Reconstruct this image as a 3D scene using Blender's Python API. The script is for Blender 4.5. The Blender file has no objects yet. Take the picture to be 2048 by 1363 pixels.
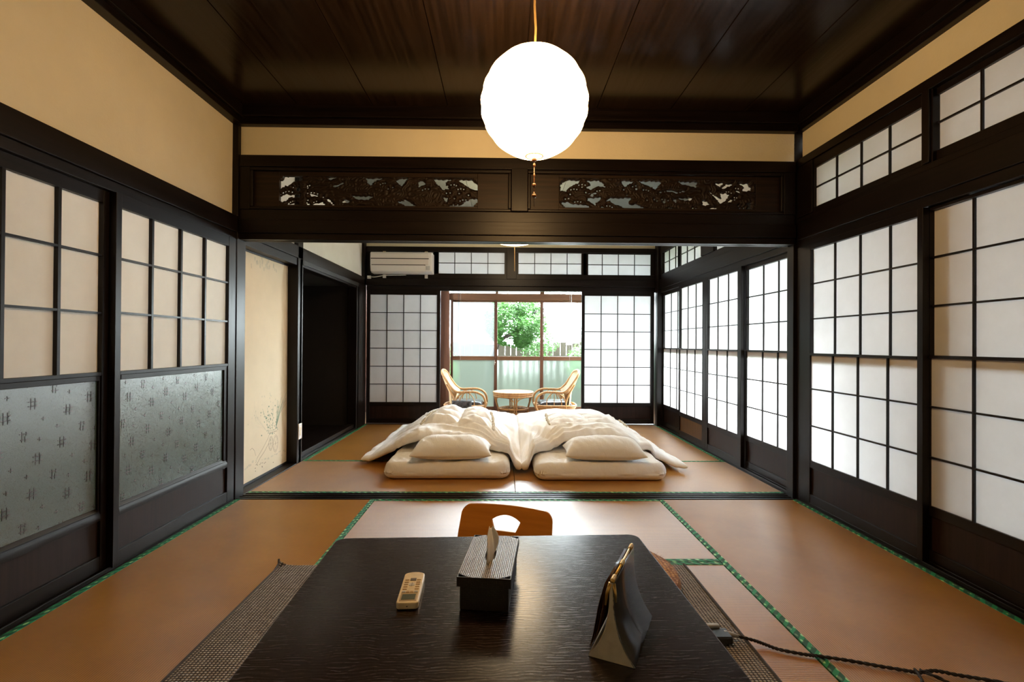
import bpy, math, random
from mathutils import Vector, Matrix, noise
random.seed(7)
PI = math.pi
S = bpy.context.scene
COL = S.collection

# ------------------------------------------------------------------ camera, world, exposure
F_PX, W_PX = 990.0, 2048.0
YAW, PITCH, ROLL = 0.0171, 0.0057, 0.006
fw = Vector((math.sin(YAW)*math.cos(PITCH), math.cos(YAW)*math.cos(PITCH), math.sin(PITCH)))
rt = Vector((math.cos(YAW), -math.sin(YAW), 0)); up = rt.cross(fw)
cx = rt*math.cos(ROLL) + up*math.sin(ROLL); cy = -rt*math.sin(ROLL) + up*math.cos(ROLL)
cam_d = bpy.data.cameras.new('camera'); cam = bpy.data.objects.new('camera', cam_d); COL.objects.link(cam)
cam_d.sensor_width = 36.0; cam_d.lens = F_PX/W_PX*36.0; cam_d.clip_start = 0.02; cam_d.clip_end = 200
m = Matrix((cx, cy, -fw)).transposed().to_4x4(); m.translation = (0, 0, 1.0); cam.matrix_world = m
S.camera = cam
S.view_settings.view_transform = 'Standard'; S.view_settings.look = 'None'
S.view_settings.exposure = 0.0; S.view_settings.gamma = 1.0; S.view_settings.use_curve_mapping = False
SKY = 45.0
w = bpy.data.worlds.new('overcast_sky'); S.world = w; w.use_nodes = True
nt = w.node_tree; bg = nt.nodes['Background']
tc = nt.nodes.new('ShaderNodeTexCoord'); sp = nt.nodes.new('ShaderNodeSeparateXYZ'); rp = nt.nodes.new('ShaderNodeValToRGB')
nt.links.new(tc.outputs['Generated'], sp.inputs[0]); nt.links.new(sp.outputs['Z'], rp.inputs[0])
rp.color_ramp.elements[0].color = (0.88, 0.96, 1.0, 1); rp.color_ramp.elements[1].color = (0.82, 0.92, 1.0, 1)
nt.links.new(rp.outputs[0], bg.inputs[0]); bg.inputs[1].default_value = SKY
sun_d = bpy.data.lights.new('sun', 'SUN'); sun_d.energy = 60.0; sun_d.angle = math.radians(28); sun_d.color = (0.93, 0.97, 1.0)
sun = bpy.data.objects.new('sun', sun_d); COL.objects.link(sun); sun.location = (8, 6, 8)
el, az = math.radians(47), math.radians(14)
sun.rotation_euler = Vector((math.cos(el)*math.cos(az), math.cos(el)*math.sin(az), math.sin(el))).to_track_quat('Z', 'Y').to_euler()
LANTERN = 30.0
LAMP2 = 18.0
try:
    S.cycles.max_bounces = 9; S.cycles.diffuse_bounces = 5; S.cycles.glossy_bounces = 4
    S.cycles.transmission_bounces = 6; S.cycles.transparent_max_bounces = 12
    S.cycles.use_denoising = True; S.cycles.sample_clamp_indirect = 8.0; S.cycles.caustics_reflective = False
    S.cycles.caustics_refractive = False
except Exception:
    pass

# ------------------------------------------------------------------ materials
def mat(name):
    m = bpy.data.materials.new(name); m.use_nodes = True
    return m, m.node_tree, m.node_tree.nodes['Principled BSDF']
def N(nt, t, **k):
    n = nt.nodes.new('ShaderNode'+t)
    for a, b in k.items(): setattr(n, a, b)
    return n
def coords(nt, scale=(1, 1, 1), rot=(0, 0, 0)):
    t = N(nt, 'TexCoord'); mp = N(nt, 'Mapping'); nt.links.new(t.outputs['Object'], mp.inputs[0])
    mp.inputs['Scale'].default_value = scale; mp.inputs['Rotation'].default_value = rot
    return mp.outputs[0]
def ramp(nt, src, *stops):
    r = N(nt, 'ValToRGB'); nt.links.new(src, r.inputs[0]); e = r.color_ramp.elements
    while len(e) < len(stops): e.new(0.5)
    for q, (p, c) in zip(e, stops): q.position = p; q.color = (*c, 1) if len(c) == 3 else c
    return r.outputs[0]
def bump(nt, b, src, strength, dist=0.002):
    n = N(nt, 'Bump'); n.inputs['Strength'].default_value = strength; n.inputs['Distance'].default_value = dist
    nt.links.new(src, n.inputs['Height']); nt.links.new(n.outputs[0], b.inputs['Normal']); return n
def noise_tex(nt, vec, scale, detail=3.0, rough=0.5, dist=0.0):
    n = N(nt, 'TexNoise'); nt.links.new(vec, n.inputs['Vector']); n.inputs['Scale'].default_value = scale
    n.inputs['Detail'].default_value = detail; n.inputs['Roughness'].default_value = rough; n.inputs['Distortion'].default_value = dist
    return n.outputs[0]
def plain(name, col, rough=0.5, metal=0.0, nscale=0, nstr=0.0, spec=0.5, var=0.0):
    m, nt, b = mat(name); b.inputs['Base Color'].default_value = (*col, 1); b.inputs['Roughness'].default_value = rough
    b.inputs['Metallic'].default_value = metal; b.inputs['Specular IOR Level'].default_value = spec
    v = coords(nt); n = noise_tex(nt, v, nscale or 40, 4)
    d = tuple(max(0, c*(1-(var or .08))) for c in col); u = tuple(min(1, c*(1+(var or .08))) for c in col)
    nt.links.new(ramp(nt, n, (0.35, d), (0.65, u)), b.inputs['Base Color'])
    if nstr: bump(nt, b, n, nstr)
    return m
def wood(name, axis, c0, c1, rough=0.36, scale=1.0, coat=0.0, bstr=0.10, spec=0.22):
    m, nt, b = mat(name); s = [28*scale]*3; s['xyz'.index(axis)] = 1.1*scale
    v = coords(nt, tuple(s)); n = noise_tex(nt, v, 2.2, 6, 0.6, 0.4)
    nt.links.new(ramp(nt, n, (0.30, c0), (0.70, c1)), b.inputs['Base Color'])
    r = N(nt, 'MapRange'); nt.links.new(n, r.inputs[0]); r.inputs[3].default_value = rough-0.06; r.inputs[4].default_value = rough+0.1
    nt.links.new(r.outputs[0], b.inputs['Roughness']); b.inputs['Coat Weight'].default_value = coat; b.inputs['Coat Roughness'].default_value = 0.12
    b.inputs['Specular IOR Level'].default_value = spec
    bump(nt, b, n, bstr, 0.0012); return m
D0, D1 = (0.0028, 0.0014, 0.0011), (0.009, 0.0045, 0.0032)
WX = wood('dark_stained_wood_x', 'x', D0, D1); WY = wood('dark_stained_wood_y', 'y', D0, D1); WZ = wood('dark_stained_wood_z', 'z', D0, D1)
WKICK = wood('dark_red_brown_board', 'z', (0.009, 0.004, 0.003), (0.024, 0.011, 0.008), 0.4)
WKICK2 = wood('amber_brown_board', 'z', (0.06, 0.028, 0.010), (0.12, 0.06, 0.022), 0.4)
WCEIL = wood('dark_ceiling_board', 'y', (0.006, 0.0035, 0.002), (0.020, 0.011, 0.006), 0.20, 0.7, bstr=0.25)
WBROWN = wood('brown_varnished_frame', 'z', (0.07, 0.028, 0.016), (0.13, 0.055, 0.03), 0.35)
WBROWNX = wood('brown_varnished_rail', 'x', (0.09, 0.04, 0.02), (0.15, 0.07, 0.035), 0.35)
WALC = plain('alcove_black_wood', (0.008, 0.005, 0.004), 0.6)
WORANGE = wood('orange_plywood', 'x', (0.42, 0.15, 0.014), (0.55, 0.21, 0.022), 0.38, 0.6, bstr=0.05)
WEDGE = plain('worn_table_edge', (0.20, 0.13, 0.09), 0.45)
def table_mat():
    m, nt, b = mat('lacquered_ash_tabletop')
    v = coords(nt, (1.6, 9, 9)); n1 = noise_tex(nt, v, 1.3, 3, 0.5, 0.6)
    wv = N(nt, 'TexWave', bands_direction='Y'); nt.links.new(coords(nt, (0.55, 1.0, 1.0)), wv.inputs['Vector'])
    wv.inputs['Scale'].default_value = 34; wv.inputs['Distortion'].default_value = 14; wv.inputs['Detail'].default_value = 2.5
    wv.inputs['Detail Scale'].default_value = 0.55; wv.inputs['Detail Roughness'].default_value = 0.55
    fn = noise_tex(nt, coords(nt, (12, 160, 60)), 1.6, 4, 0.6)
    mx = N(nt, 'Math', operation='MULTIPLY'); nt.links.new(wv.outputs[1], mx.inputs[0]); nt.links.new(fn, mx.inputs[1])
    nt.links.new(ramp(nt, mx.outputs[0], (0.15, (0.012, 0.0055, 0.0045)), (0.6, (0.024, 0.011, 0.009))), b.inputs['Base Color'])
    r = N(nt, 'MapRange'); nt.links.new(mx.outputs[0], r.inputs[0]); r.inputs[3].default_value = 0.20; r.inputs[4].default_value = 0.34
    nt.links.new(r.outputs[0], b.inputs['Roughness']); bump(nt, b, mx.outputs[0], 0.10, 0.0003); return m
TABLE = table_mat()
def plaster(name, c, s=1.0):
    m, nt, b = mat(name); v = coords(nt, (1, 1, 1))
    n = noise_tex(nt, v, 3.0, 8, 0.62); n2 = noise_tex(nt, v, 90, 3, 0.6)
    nt.links.new(ramp(nt, n, (0.3, tuple(x*0.90 for x in c)), (0.7, c)), b.inputs['Base Color'])
    b.inputs['Roughness'].default_value = 0.9
    a = N(nt, 'Math', operation='ADD'); nt.links.new(n, a.inputs[0]); nt.links.new(n2, a.inputs[1]); bump(nt, b, a.outputs[0], 0.25*s, 0.004); return m
PLASTER = plaster('ochre_cream_plaster', (0.78, 0.72, 0.54)); PLASTER2 = plaster('pale_plaster', (0.87, 0.89, 0.88), 0.5)
def paper_mat(name, c, tr=0.5, refl=0.66):
    m, nt, b = mat(name); nt.nodes.remove(b); out = nt.nodes['Material Output']
    v = coords(nt); n = noise_tex(nt, v, 7, 6, 0.65); col = ramp(nt, n, (0.3, tuple(x*0.93 for x in c)), (0.7, c))
    d = N(nt, 'BsdfDiffuse'); t = N(nt, 'BsdfTranslucent'); mx = N(nt, 'MixShader'); mx.inputs[0].default_value = tr
    hs = N(nt, 'MixRGB', blend_type='MULTIPLY'); hs.inputs[0].default_value = 1; nt.links.new(col, hs.inputs[1]); hs.inputs[2].default_value = (refl, refl, refl*1.03, 1)
    nt.links.new(hs.outputs[0], d.inputs[0]); nt.links.new(col, t.inputs[0]); nt.links.new(d.outputs[0], mx.inputs[1]); nt.links.new(t.outputs[0], mx.inputs[2])
    bp = N(nt, 'Bump'); bp.inputs['Strength'].default_value = 0.15; bp.inputs['Distance'].default_value = 0.003
    nt.links.new(n, bp.inputs['Height']); nt.links.new(bp.outputs[0], d.inputs['Normal']); nt.links.new(mx.outputs[0], out.inputs[0]); return m
PAPER = paper_mat('shoji_paper', (0.90, 0.90, 0.90), 0.20); PAPERF = paper_mat('dimmed_shoji_paper', (0.88, 0.89, 0.90), 0.13); PAPERL = paper_mat('aged_shoji_paper', (0.84, 0.81, 0.72), 0.13, 0.9)  # PAPERF: same paper made less translucent, standing in for dimmer light outside
def tatami_mat():
    m, nt, b = mat('woven_rush')
    t = N(nt, 'TexCoord'); sx = N(nt, 'SeparateXYZ'); nt.links.new(t.outputs['Object'], sx.inputs[0])
    def wave(sock, per):
        a = N(nt, 'Math', operation='MULTIPLY'); nt.links.new(sock, a.inputs[0]); a.inputs[1].default_value = 2*PI/per
        s = N(nt, 'Math', operation='SINE'); nt.links.new(a.outputs[0], s.inputs[0]); return s.outputs[0]
    rib = wave(sx.outputs['Y'], 0.0165)
    ab = N(nt, 'Math', operation='ABSOLUTE'); nt.links.new(rib, ab.inputs[0])
    fine = noise_tex(nt, coords(nt, (520, 26, 1)), 1.0, 2, 0.6)
    big = noise_tex(nt, coords(nt, (1, 1, 1)), 2.3, 4, 0.6)
    mul = N(nt, 'Math', operation='MULTIPLY_ADD'); nt.links.new(fine, mul.inputs[0]); mul.inputs[1].default_value = 0.5; nt.links.new(big, mul.inputs[2])
    c = ramp(nt, mul.outputs[0], (0.45, (0.34, 0.150, 0.030)), (1.0, (0.53, 0.255, 0.064)))
    mix = N(nt, 'MixRGB', blend_type='MULTIPLY'); mix.inputs[0].default_value = 1.0; nt.links.new(c, mix.inputs[1])
    nt.links.new(ramp(nt, ab.outputs[0], (0.0, (0.28, 0.22, 0.18)), (0.6, (1, 1, 1))), mix.inputs[2])
    nt.links.new(mix.outputs[0], b.inputs['Base Color'])
    b.inputs['Roughness'].default_value = 0.30; b.inputs['Specular IOR Level'].default_value = 0.85; b.inputs['IOR'].default_value = 1.55
    b.inputs['Anisotropic'].default_value = 0.95
    tg = N(nt, 'Tangent', direction_type='UV_MAP'); nt.links.new(tg.outputs[0], b.inputs['Tangent'])
    b.inputs['Anisotropic Rotation'].default_value = 0.0
    bump(nt, b, ab.outputs[0], 0.22, 0.0012); return m
TATAMI = tatami_mat()
def tape_mat():
    m, nt, b = mat('green_brocade_edging')
    t = N(nt, 'TexCoord'); sx = N(nt, 'SeparateXYZ'); nt.links.new(t.outputs['Object'], sx.inputs[0])
    w1 = N(nt, 'TexWave', wave_type='BANDS', bands_direction='DIAGONAL'); nt.links.new(coords(nt, (1, 1, 0)), w1.inputs['Vector'])
    w1.inputs['Scale'].default_value = 14; w1.inputs['Distortion'].default_value = 1.5; w1.inputs['Detail'].default_value = 1
    vo = N(nt, 'TexVoronoi'); nt.links.new(coords(nt, (26, 50, 0)), vo.inputs['Vector']); vo.inputs['Scale'].default_value = 1.0
    vo.inputs['Randomness'].default_value = 0.35
    c1 = ramp(nt, vo.outputs['Distance'], (0.22, (0.30, 0.52, 0.28)), (0.34, (0.012, 0.17, 0.075)))
    c2 = ramp(nt, w1.outputs[1], (0.55, (0.5, 0.5, 0.5)), (0.62, (1.3, 1.5, 1.3)))
    mx = N(nt, 'MixRGB', blend_type='MULTIPLY'); mx.inputs[0].default_value = 1; nt.links.new(c1, mx.inputs[1]); nt.links.new(c2, mx.inputs[2])
    nt.links.new(mx.outputs[0], b.inputs['Base Color']); b.inputs['Roughness'].default_value = 0.7; return m
TAPE = tape_mat()
def cloth(name, c, sheen=0.0, bs=0.15, tr=0.0):
    m, nt, b = mat(name); n = noise_tex(nt, coords(nt, (1, 0.35, 1)), 13, 5, 0.55, 1.6)
    nt.links.new(ramp(nt, n, (0.3, tuple(x*0.95 for x in c)), (0.7, c)), b.inputs['Base Color'])
    b.inputs['Roughness'].default_value = 0.85; b.inputs['Specular IOR Level'].default_value = 0.2; bump(nt, b, n, bs, 0.01); return m
SHEET = cloth('white_cotton_sheet', (0.91, 0.91, 0.91), bs=0.3); SHEET_D = cloth('white_duvet_cotton', (0.93, 0.93, 0.94), bs=0.22)
LACE = cloth('cream_lace_trim', (0.70, 0.64, 0.54), bs=0.8)
RATTAN = wood('honey_rattan', 'z', (0.42, 0.22, 0.09), (0.66, 0.40, 0.19), 0.38, 0.8)
CANE = plain('woven_cane', (0.55, 0.38, 0.20), 0.5, nscale=120, nstr=0.5, var=0.3)
DARKPAT = plain('black_patterned_satin', (0.035, 0.035, 0.045), 0.28, nscale=30, nstr=0.3, var=0.8)
WHITEPL = plain('off_white_plastic', (0.80, 0.80, 0.79), 0.4, var=0.01); CREAMPL = plain('cream_plastic', (0.72, 0.62, 0.42), 0.35)
GREYPL = plain('grey_plastic', (0.35, 0.35, 0.34), 0.4); LCD = plain('grey_green_display', (0.10, 0.12, 0.09), 0.2)
BUTTON = plain('tan_button', (0.42, 0.28, 0.12), 0.4); BUTTON_D = plain('dark_button', (0.10, 0.075, 0.05), 0.4)
BLACKPL = plain('black_plastic', (0.012, 0.012, 0.014), 0.3); CORDM = plain('black_braided_cord', (0.016, 0.013, 0.012), 0.7, nscale=300, nstr=0.5)
BRASS = plain('aged_brass', (0.62, 0.40, 0.12), 0.3, 0.9); LEATHER = plain('brown_leatherette', (0.06, 0.022, 0.010), 0.22)
ALU = plain('grey_aluminium', (0.30, 0.31, 0.33), 0.45, 0.6); STONE = plain('dark_grey_acrylic', (0.05, 0.05, 0.055), 0.22)
IVORY = plain('ivory_card', (0.62, 0.60, 0.55), 0.5); CORDY = plain('golden_fabric_cord', (0.55, 0.36, 0.14), 0.6)
METAL = plain('satin_metal', (0.55, 0.52, 0.48), 0.3, 0.8); TISSUE = cloth('white_tissue_paper', (0.85, 0.84, 0.82))
DARKBASE = plain('subfloor_board', (0.10, 0.06, 0.03), 0.6); INK = plain('grey_brown_ink', (0.32, 0.25, 0.18), 0.9)
INKG = plain('faded_green_ink', (0.18, 0.27, 0.19), 0.9); INKL = plain('pale_wash_ink', (0.64, 0.56, 0.42), 0.9)
FUSUMA = plaster('painted_fusuma_paper', (0.80, 0.68, 0.50), 0.1)
def weave(name, c0, c1, sc, rough=0.6, bs=0.8, ax=(1, 1, 1), dist=0.002, thr=(0.25, 0.6)):
    m, nt, b = mat(name); v = coords(nt, ax)
    vo = N(nt, 'TexVoronoi'); nt.links.new(v, vo.inputs['Vector']); vo.inputs['Scale'].default_value = sc; vo.inputs['Randomness'].default_value = 0.25
    n = noise_tex(nt, v, sc*0.6, 3)
    a = N(nt, 'Math', operation='MULTIPLY_ADD'); nt.links.new(n, a.inputs[0]); a.inputs[1].default_value = 0.35; nt.links.new(vo.outputs['Distance'], a.inputs[2])
    nt.links.new(ramp(nt, a.outputs[0], (thr[0]+0.1, c1), (thr[1]+0.1, c0)), b.inputs['Base Color'])
    b.inputs['Roughness'].default_value = rough; bn = bump(nt, b, vo.outputs['Distance'], bs, dist); bn.invert = True; return m
def rug_mat():
    m, nt, b = mat('brown_grey_woven_rug'); t = N(nt, 'TexCoord'); sx = N(nt, 'SeparateXYZ'); nt.links.new(t.outputs['Object'], sx.inputs[0]); o = []
    for ax_, per in (('X', 0.024), ('Y', 0.021)):
        a = N(nt, 'Math', operation='MULTIPLY'); nt.links.new(sx.outputs[ax_], a.inputs[0]); a.inputs[1].default_value = 2*PI/per
        s = N(nt, 'Math', operation='SINE'); nt.links.new(a.outputs[0], s.inputs[0]); o.append(s.outputs[0])
    p = N(nt, 'Math', operation='MULTIPLY'); nt.links.new(o[0], p.inputs[0]); nt.links.new(o[1], p.inputs[1])
    q = N(nt, 'Math', operation='ABSOLUTE'); nt.links.new(p.outputs[0], q.inputs[0]); n = noise_tex(nt, coords(nt), 75, 2)
    a = N(nt, 'Math', operation='MULTIPLY_ADD'); nt.links.new(n, a.inputs[0]); a.inputs[1].default_value = 0.7; nt.links.new(q.outputs[0], a.inputs[2])
    nt.links.new(ramp(nt, a.outputs[0], (0.55, (0.030, 0.021, 0.016)), (1.05, (0.36, 0.30, 0.23))), b.inputs['Base Color'])
    b.inputs['Roughness'].default_value = 0.8; bump(nt, b, q.outputs[0], 1.0, 0.004); return m
RUG = rug_mat()
BOXW = weave('dark_woven_box', (0.02, 0.013, 0.009), (0.50, 0.40, 0.26), 210, 0.35, 0.9, (1, 1.5, 1), 0.0015, (0.22, 0.5))
BOXSIDE = weave('dark_woven_box_side', (0.006, 0.004, 0.003), (0.03, 0.02, 0.014), 230, 0.5, 0.8, (1, 1, 1), 0.001)
FUZZ = weave('orange_brown_straw', (0.20, 0.075, 0.02), (0.62, 0.33, 0.12), 60, 0.8, 1.0, (1, 1, 1), 0.004)
def emit(name, c, s):
    m, nt, b = mat(name); b.inputs['Base Color'].default_value = (0.9, 0.85, 0.75, 1); b.inputs['Emission Color'].default_value = (*c, 1)
    b.inputs['Emission Strength'].default_value = s; b.inputs['Roughness'].default_value = 0.9; return m
GLOW = emit('glowing_washi_paper', (1.0, 0.60, 0.25), LANTERN); GLOW2 = emit('glowing_lamp_shade', (1.0, 0.74, 0.44), LAMP2)
def glass(name, tint, mixv, kind):
    m, nt, b = mat(name); nt.nodes.remove(b); out = nt.nodes['Material Output']
    g = N(nt, 'BsdfGlossy'); g.inputs['Roughness'].default_value = 0.03
    if kind == 'clear': t = N(nt, 'BsdfTransparent'); t.inputs[0].default_value = (*tint, 1)
    elif kind == 'screen':
        t0 = N(nt, 'BsdfTransparent'); t0.inputs[0].default_value = (*tint, 1); t1 = N(nt, 'BsdfTranslucent'); t1.inputs[0].default_value = (0.10, 0.103, 0.104, 1)
        t = N(nt, 'MixShader'); t.inputs[0].default_value = 0.6; nt.links.new(t0.outputs[0], t.inputs[1]); nt.links.new(t1.outputs[0], t.inputs[2])
    else:
        t0 = N(nt, 'BsdfRefraction'); t0.inputs[0].default_value = (*tint, 1); t0.inputs['Roughness'].default_value = 0.42; t0.inputs['IOR'].default_value = 1.12
        n = noise_tex(nt, coords(nt), 260, 2); bp = N(nt, 'Bump'); bp.inputs['Strength'].default_value = 0.2; bp.inputs['Distance'].default_value = 0.001
        nt.links.new(n, bp.inputs['Height']); nt.links.new(bp.outputs[0], t0.inputs['Normal'])
        t1 = N(nt, 'BsdfTranslucent'); t1.inputs[0].default_value = (0.045, 0.058, 0.047, 1)
        t = N(nt, 'MixShader'); t.inputs[0].default_value = 0.5; nt.links.new(t0.outputs[0], t.inputs[1]); nt.links.new(t1.outputs[0], t.inputs[2])
    fr = N(nt, 'Fresnel'); fr.inputs[0].default_value = 1.3
    mx = N(nt, 'MixShader'); nt.links.new(fr.outputs[0], mx.inputs[0])
    nt.links.new(t.outputs[0], mx.inputs[1]); nt.links.new(g.outputs[0], mx.inputs[2]); nt.links.new(mx.outputs[0], out.inputs[0]); return m
GCLEAR = glass('clear_window_glass', (0.94, 0.97, 0.95), 0, 'clear'); GSCREEN = glass('hazy_screened_glass', (0.8, 0.85, 0.84), 0, 'screen')
GFROST = glass('frosted_window_glass', (0.86, 0.92, 0.86), 0, 'frost')
def kasuri():
    m, nt, b = mat('grey_green_textured_glass'); n = noise_tex(nt, coords(nt), 480, 2)
    b.inputs['Roughness'].default_value = 0.27; b.inputs['Specular IOR Level'].default_value = 1.0; b.inputs['IOR'].default_value = 1.7
    nt.links.new(ramp(nt, n, (0.3, (0.035, 0.070, 0.067)), (0.7, (0.072, 0.120, 0.117))), b.inputs['Base Color']); bump(nt, b, n, 0.3, 0.001); return m
KASURI = kasuri(); MARK = plain('charcoal_kasuri_mark', (0.03, 0.035, 0.04), 0.35)
LEAF = plain('maple_leaf_green', (0.045, 0.13, 0.024), 0.6, var=0.5, nscale=3)
lnt = LEAF.node_tree; lt = lnt.nodes.new('ShaderNodeBsdfTranslucent'); lt.inputs[0].default_value = (0.07, 0.17, 0.035, 1)
lm = lnt.nodes.new('ShaderNodeMixShader'); lm.inputs[0].default_value = 0.5
lnt.links.new(lnt.nodes['Principled BSDF'].outputs[0], lm.inputs[1]); lnt.links.new(lt.outputs[0], lm.inputs[2]); lnt.links.new(lm.outputs[0], lnt.nodes['Material Output'].inputs[0])
HEDGE = plain('hedge_green', (0.09, 0.19, 0.05), 0.8, var=0.5, nscale=6, nstr=1.0); BARK = plain('grey_bark', (0.25, 0.20, 0.16), 0.9)
FENCE = wood('weathered_cedar', 'z', (0.032, 0.026, 0.018), (0.06, 0.05, 0.035), 0.8); MOSS = plain('mossy_ground', (0.02, 0.037, 0.013), 0.9, var=0.4, nscale=8)
GRAVEL = plain('pale_gravel', (0.25, 0.25, 0.25), 0.9, var=0.2, nscale=60); TGLASS = plain('pale_green_tabletop_glass', (0.50, 0.60, 0.54), 0.08)

# ------------------------------------------------------------------ mesh helpers
class MB:
    def __init__(s): s.v = []; s.f = []; s.m = []
    def add(s, vs, fs, m=0):
        o = len(s.v); s.v += [tuple(v) for v in vs]
        for f in fs: s.f.append(tuple(i+o for i in f)); s.m.append(m)
        return s
    def box(s, x0, x1, y0, y1, z0, z1, m=0):
        if x0 > x1: x0, x1 = x1, x0
        if y0 > y1: y0, y1 = y1, y0
        if z0 > z1: z0, z1 = z1, z0
        return s.add([(x0,y0,z0),(x1,y0,z0),(x1,y1,z0),(x0,y1,z0),(x0,y0,z1),(x1,y0,z1),(x1,y1,z1),(x0,y1,z1)],
              [(0,3,2,1),(4,5,6,7),(0,1,5,4),(1,2,6,5),(2,3,7,6),(3,0,4,7)], m)
    def pb(s, pl, u0, u1, v0, v1, d0, d1, m=0):
        a, c, g = pl; p, q = c+g*d0, c+g*d1
        return s.box(p, q, u0, u1, v0, v1, m) if a == 'x' else s.box(u0, u1, p, q, v0, v1, m)
    def quad(s, pl, u0, u1, v0, v1, d, m=0):
        a, c, g = pl; p = c+g*d
        return s.add([(p,u0,v0),(p,u1,v0),(p,u1,v1),(p,u0,v1)] if a == 'x' else [(u0,p,v0),(u1,p,v0),(u1,p,v1),(u0,p,v1)], [(0,1,2,3)], m)
    def tube(s, pts, r, n=8, m=0, close=False, flat=1.0):
        pts = [Vector(p) for p in pts]; k = len(pts); R = r if isinstance(r, (list, tuple)) else [r]*k; rings = []; nrm = None
        for i, p in enumerate(pts):
            a = pts[(i-1) % k] if (close or i > 0) else p; b = pts[(i+1) % k] if (close or i < k-1) else p
            t = (b-a).normalized() if (b-a).length > 1e-9 else Vector((0, 0, 1))
            if nrm is None: nrm = t.orthogonal().normalized()
            nrm = (nrm - t*nrm.dot(t)); nrm = nrm.normalized() if nrm.length > 1e-6 else t.orthogonal().normalized()
            bn = t.cross(nrm); rings.append([p+(nrm*math.cos(2*PI*j/n)+bn*math.sin(2*PI*j/n)*flat)*R[i] for j in range(n)])
        vs = [v for q in rings for v in q]; fs = []
        for i in range(k if close else k-1):
            for j in range(n): a, b = i*n+j, i*n+(j+1) % n; c, d = ((i+1) % k)*n+(j+1) % n, ((i+1) % k)*n+j; fs.append((a, b, c, d))
        if not close: fs += [tuple(range(n))[::-1], tuple((k-1)*n+j for j in range(n))]
        return s.add(vs, fs, m)
    def lathe(s, prof, c=(0, 0, 0), n=32, m=0, fn=None):
        vs = []; k = len(prof)
        for r, z in prof:
            for j in range(n):
                a = 2*PI*j/n; p = Vector((c[0]+r*math.cos(a), c[1]+r*math.sin(a), c[2]+z)); vs.append(fn(p, a, z) if fn else p)
        fs = [(i*n+j, i*n+(j+1) % n, (i+1)*n+(j+1) % n, (i+1)*n+j) for i in range(k-1) for j in range(n)]
        fs += [tuple(range(n))[::-1], tuple((k-1)*n+j for j in range(n))]
        return s.add(vs, fs, m)
    def extrude(s, poly, fn, d0, d1, m=0):
        k = len(poly); vs = [fn(a, b, d0) for a, b in poly]+[fn(a, b, d1) for a, b in poly]
        return s.add(vs, [tuple(range(k))[::-1], tuple(range(k, 2*k))]+[(i, (i+1) % k, k+(i+1) % k, k+i) for i in range(k)], m)
    def shell(s, top, bot, nu, nv, m=0):
        """closed shell from two grids (nu+1)*(nv+1) that share their border"""
        vs = list(top)+list(bot); W = nv+1; o = len(top); fs = []
        brd = lambda i, j: i in (0, nu) or j in (0, nv)
        idx = lambda i, j: i*W+j if brd(i, j) else o+i*W+j
        for i in range(nu):
            for j in range(nv):
                fs.append((i*W+j, (i+1)*W+j, (i+1)*W+j+1, i*W+j+1)); fs.append((idx(i, j), idx(i, j+1), idx(i+1, j+1), idx(i+1, j)))
        return s.add(vs, fs, m)
    def build(s, name, mats, parent=None, smooth=False, bevel=0, uv=False, sub=0, seg=2):
        me = bpy.data.meshes.new(name); off = Vector((0, 0, 0))
        if parent is not None and parent.get('_world'):
            off = parent.location.copy()
            if parent.parent is not None and parent.parent.get('_world'): off = off + parent.parent.location
        me.from_pydata([tuple(Vector(v)-off) for v in s.v], [], s.f)
        mats = mats if isinstance(mats, (list, tuple)) else [mats]
        for q in mats: me.materials.append(q)
        me.polygons.foreach_set('material_index', s.m); me.polygons.foreach_set('use_smooth', [smooth]*len(s.f))
        if uv:
            l = me.uv_layers.new(name='UVMap')
            for lp in me.loops: c = me.vertices[lp.vertex_index].co; l.data[lp.index].uv = (c.x, c.y)
        me.update(); o = bpy.data.objects.new(name, me); COL.objects.link(o)
        if parent is not None: o.parent = parent
        if parent is not None and parent.get('_world'): o['_world'] = 1
        if bevel:
            b = o.modifiers.new('edge_softening', 'BEVEL'); b.width = bevel; b.segments = seg; b.limit_method = 'ANGLE'; b.angle_limit = 0.6
            me.polygons.foreach_set('use_smooth', [True]*len(s.f)); b.harden_normals = True
        if sub: q = o.modifiers.new('smoothing', 'SUBSURF'); q.levels = q.render_levels = sub
        return o
def tag(o, label=None, cat=None, group=None, kind=None):
    if label: o['label'] = label
    if cat: o['category'] = cat
    if group: o['group'] = group
    if kind: o['kind'] = kind
    return o
def empty(name, loc, label, cat, group=None, kind=None, rz=0.0, world=True):
    o = bpy.data.objects.new(name, None); COL.objects.link(o); o.location = loc; o.rotation_euler = (0, 0, rz); o.empty_display_size = 0.1
    if world: o['_world'] = 1
    return tag(o, label, cat, group, kind)
def struct(name, mb, mats, label, cat, **k): return tag(mb.build(name, mats, **k), label, cat, kind='structure')

XL, XR, Y1, Y2 = -1.70, 1.92, 3.20, 6.14
LW = ('x', XL, -1); RW = ('x', XR, 1); FWP = ('y', Y2, 1); MID = ('y', Y1, 1)
CZ = 2.50
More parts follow.
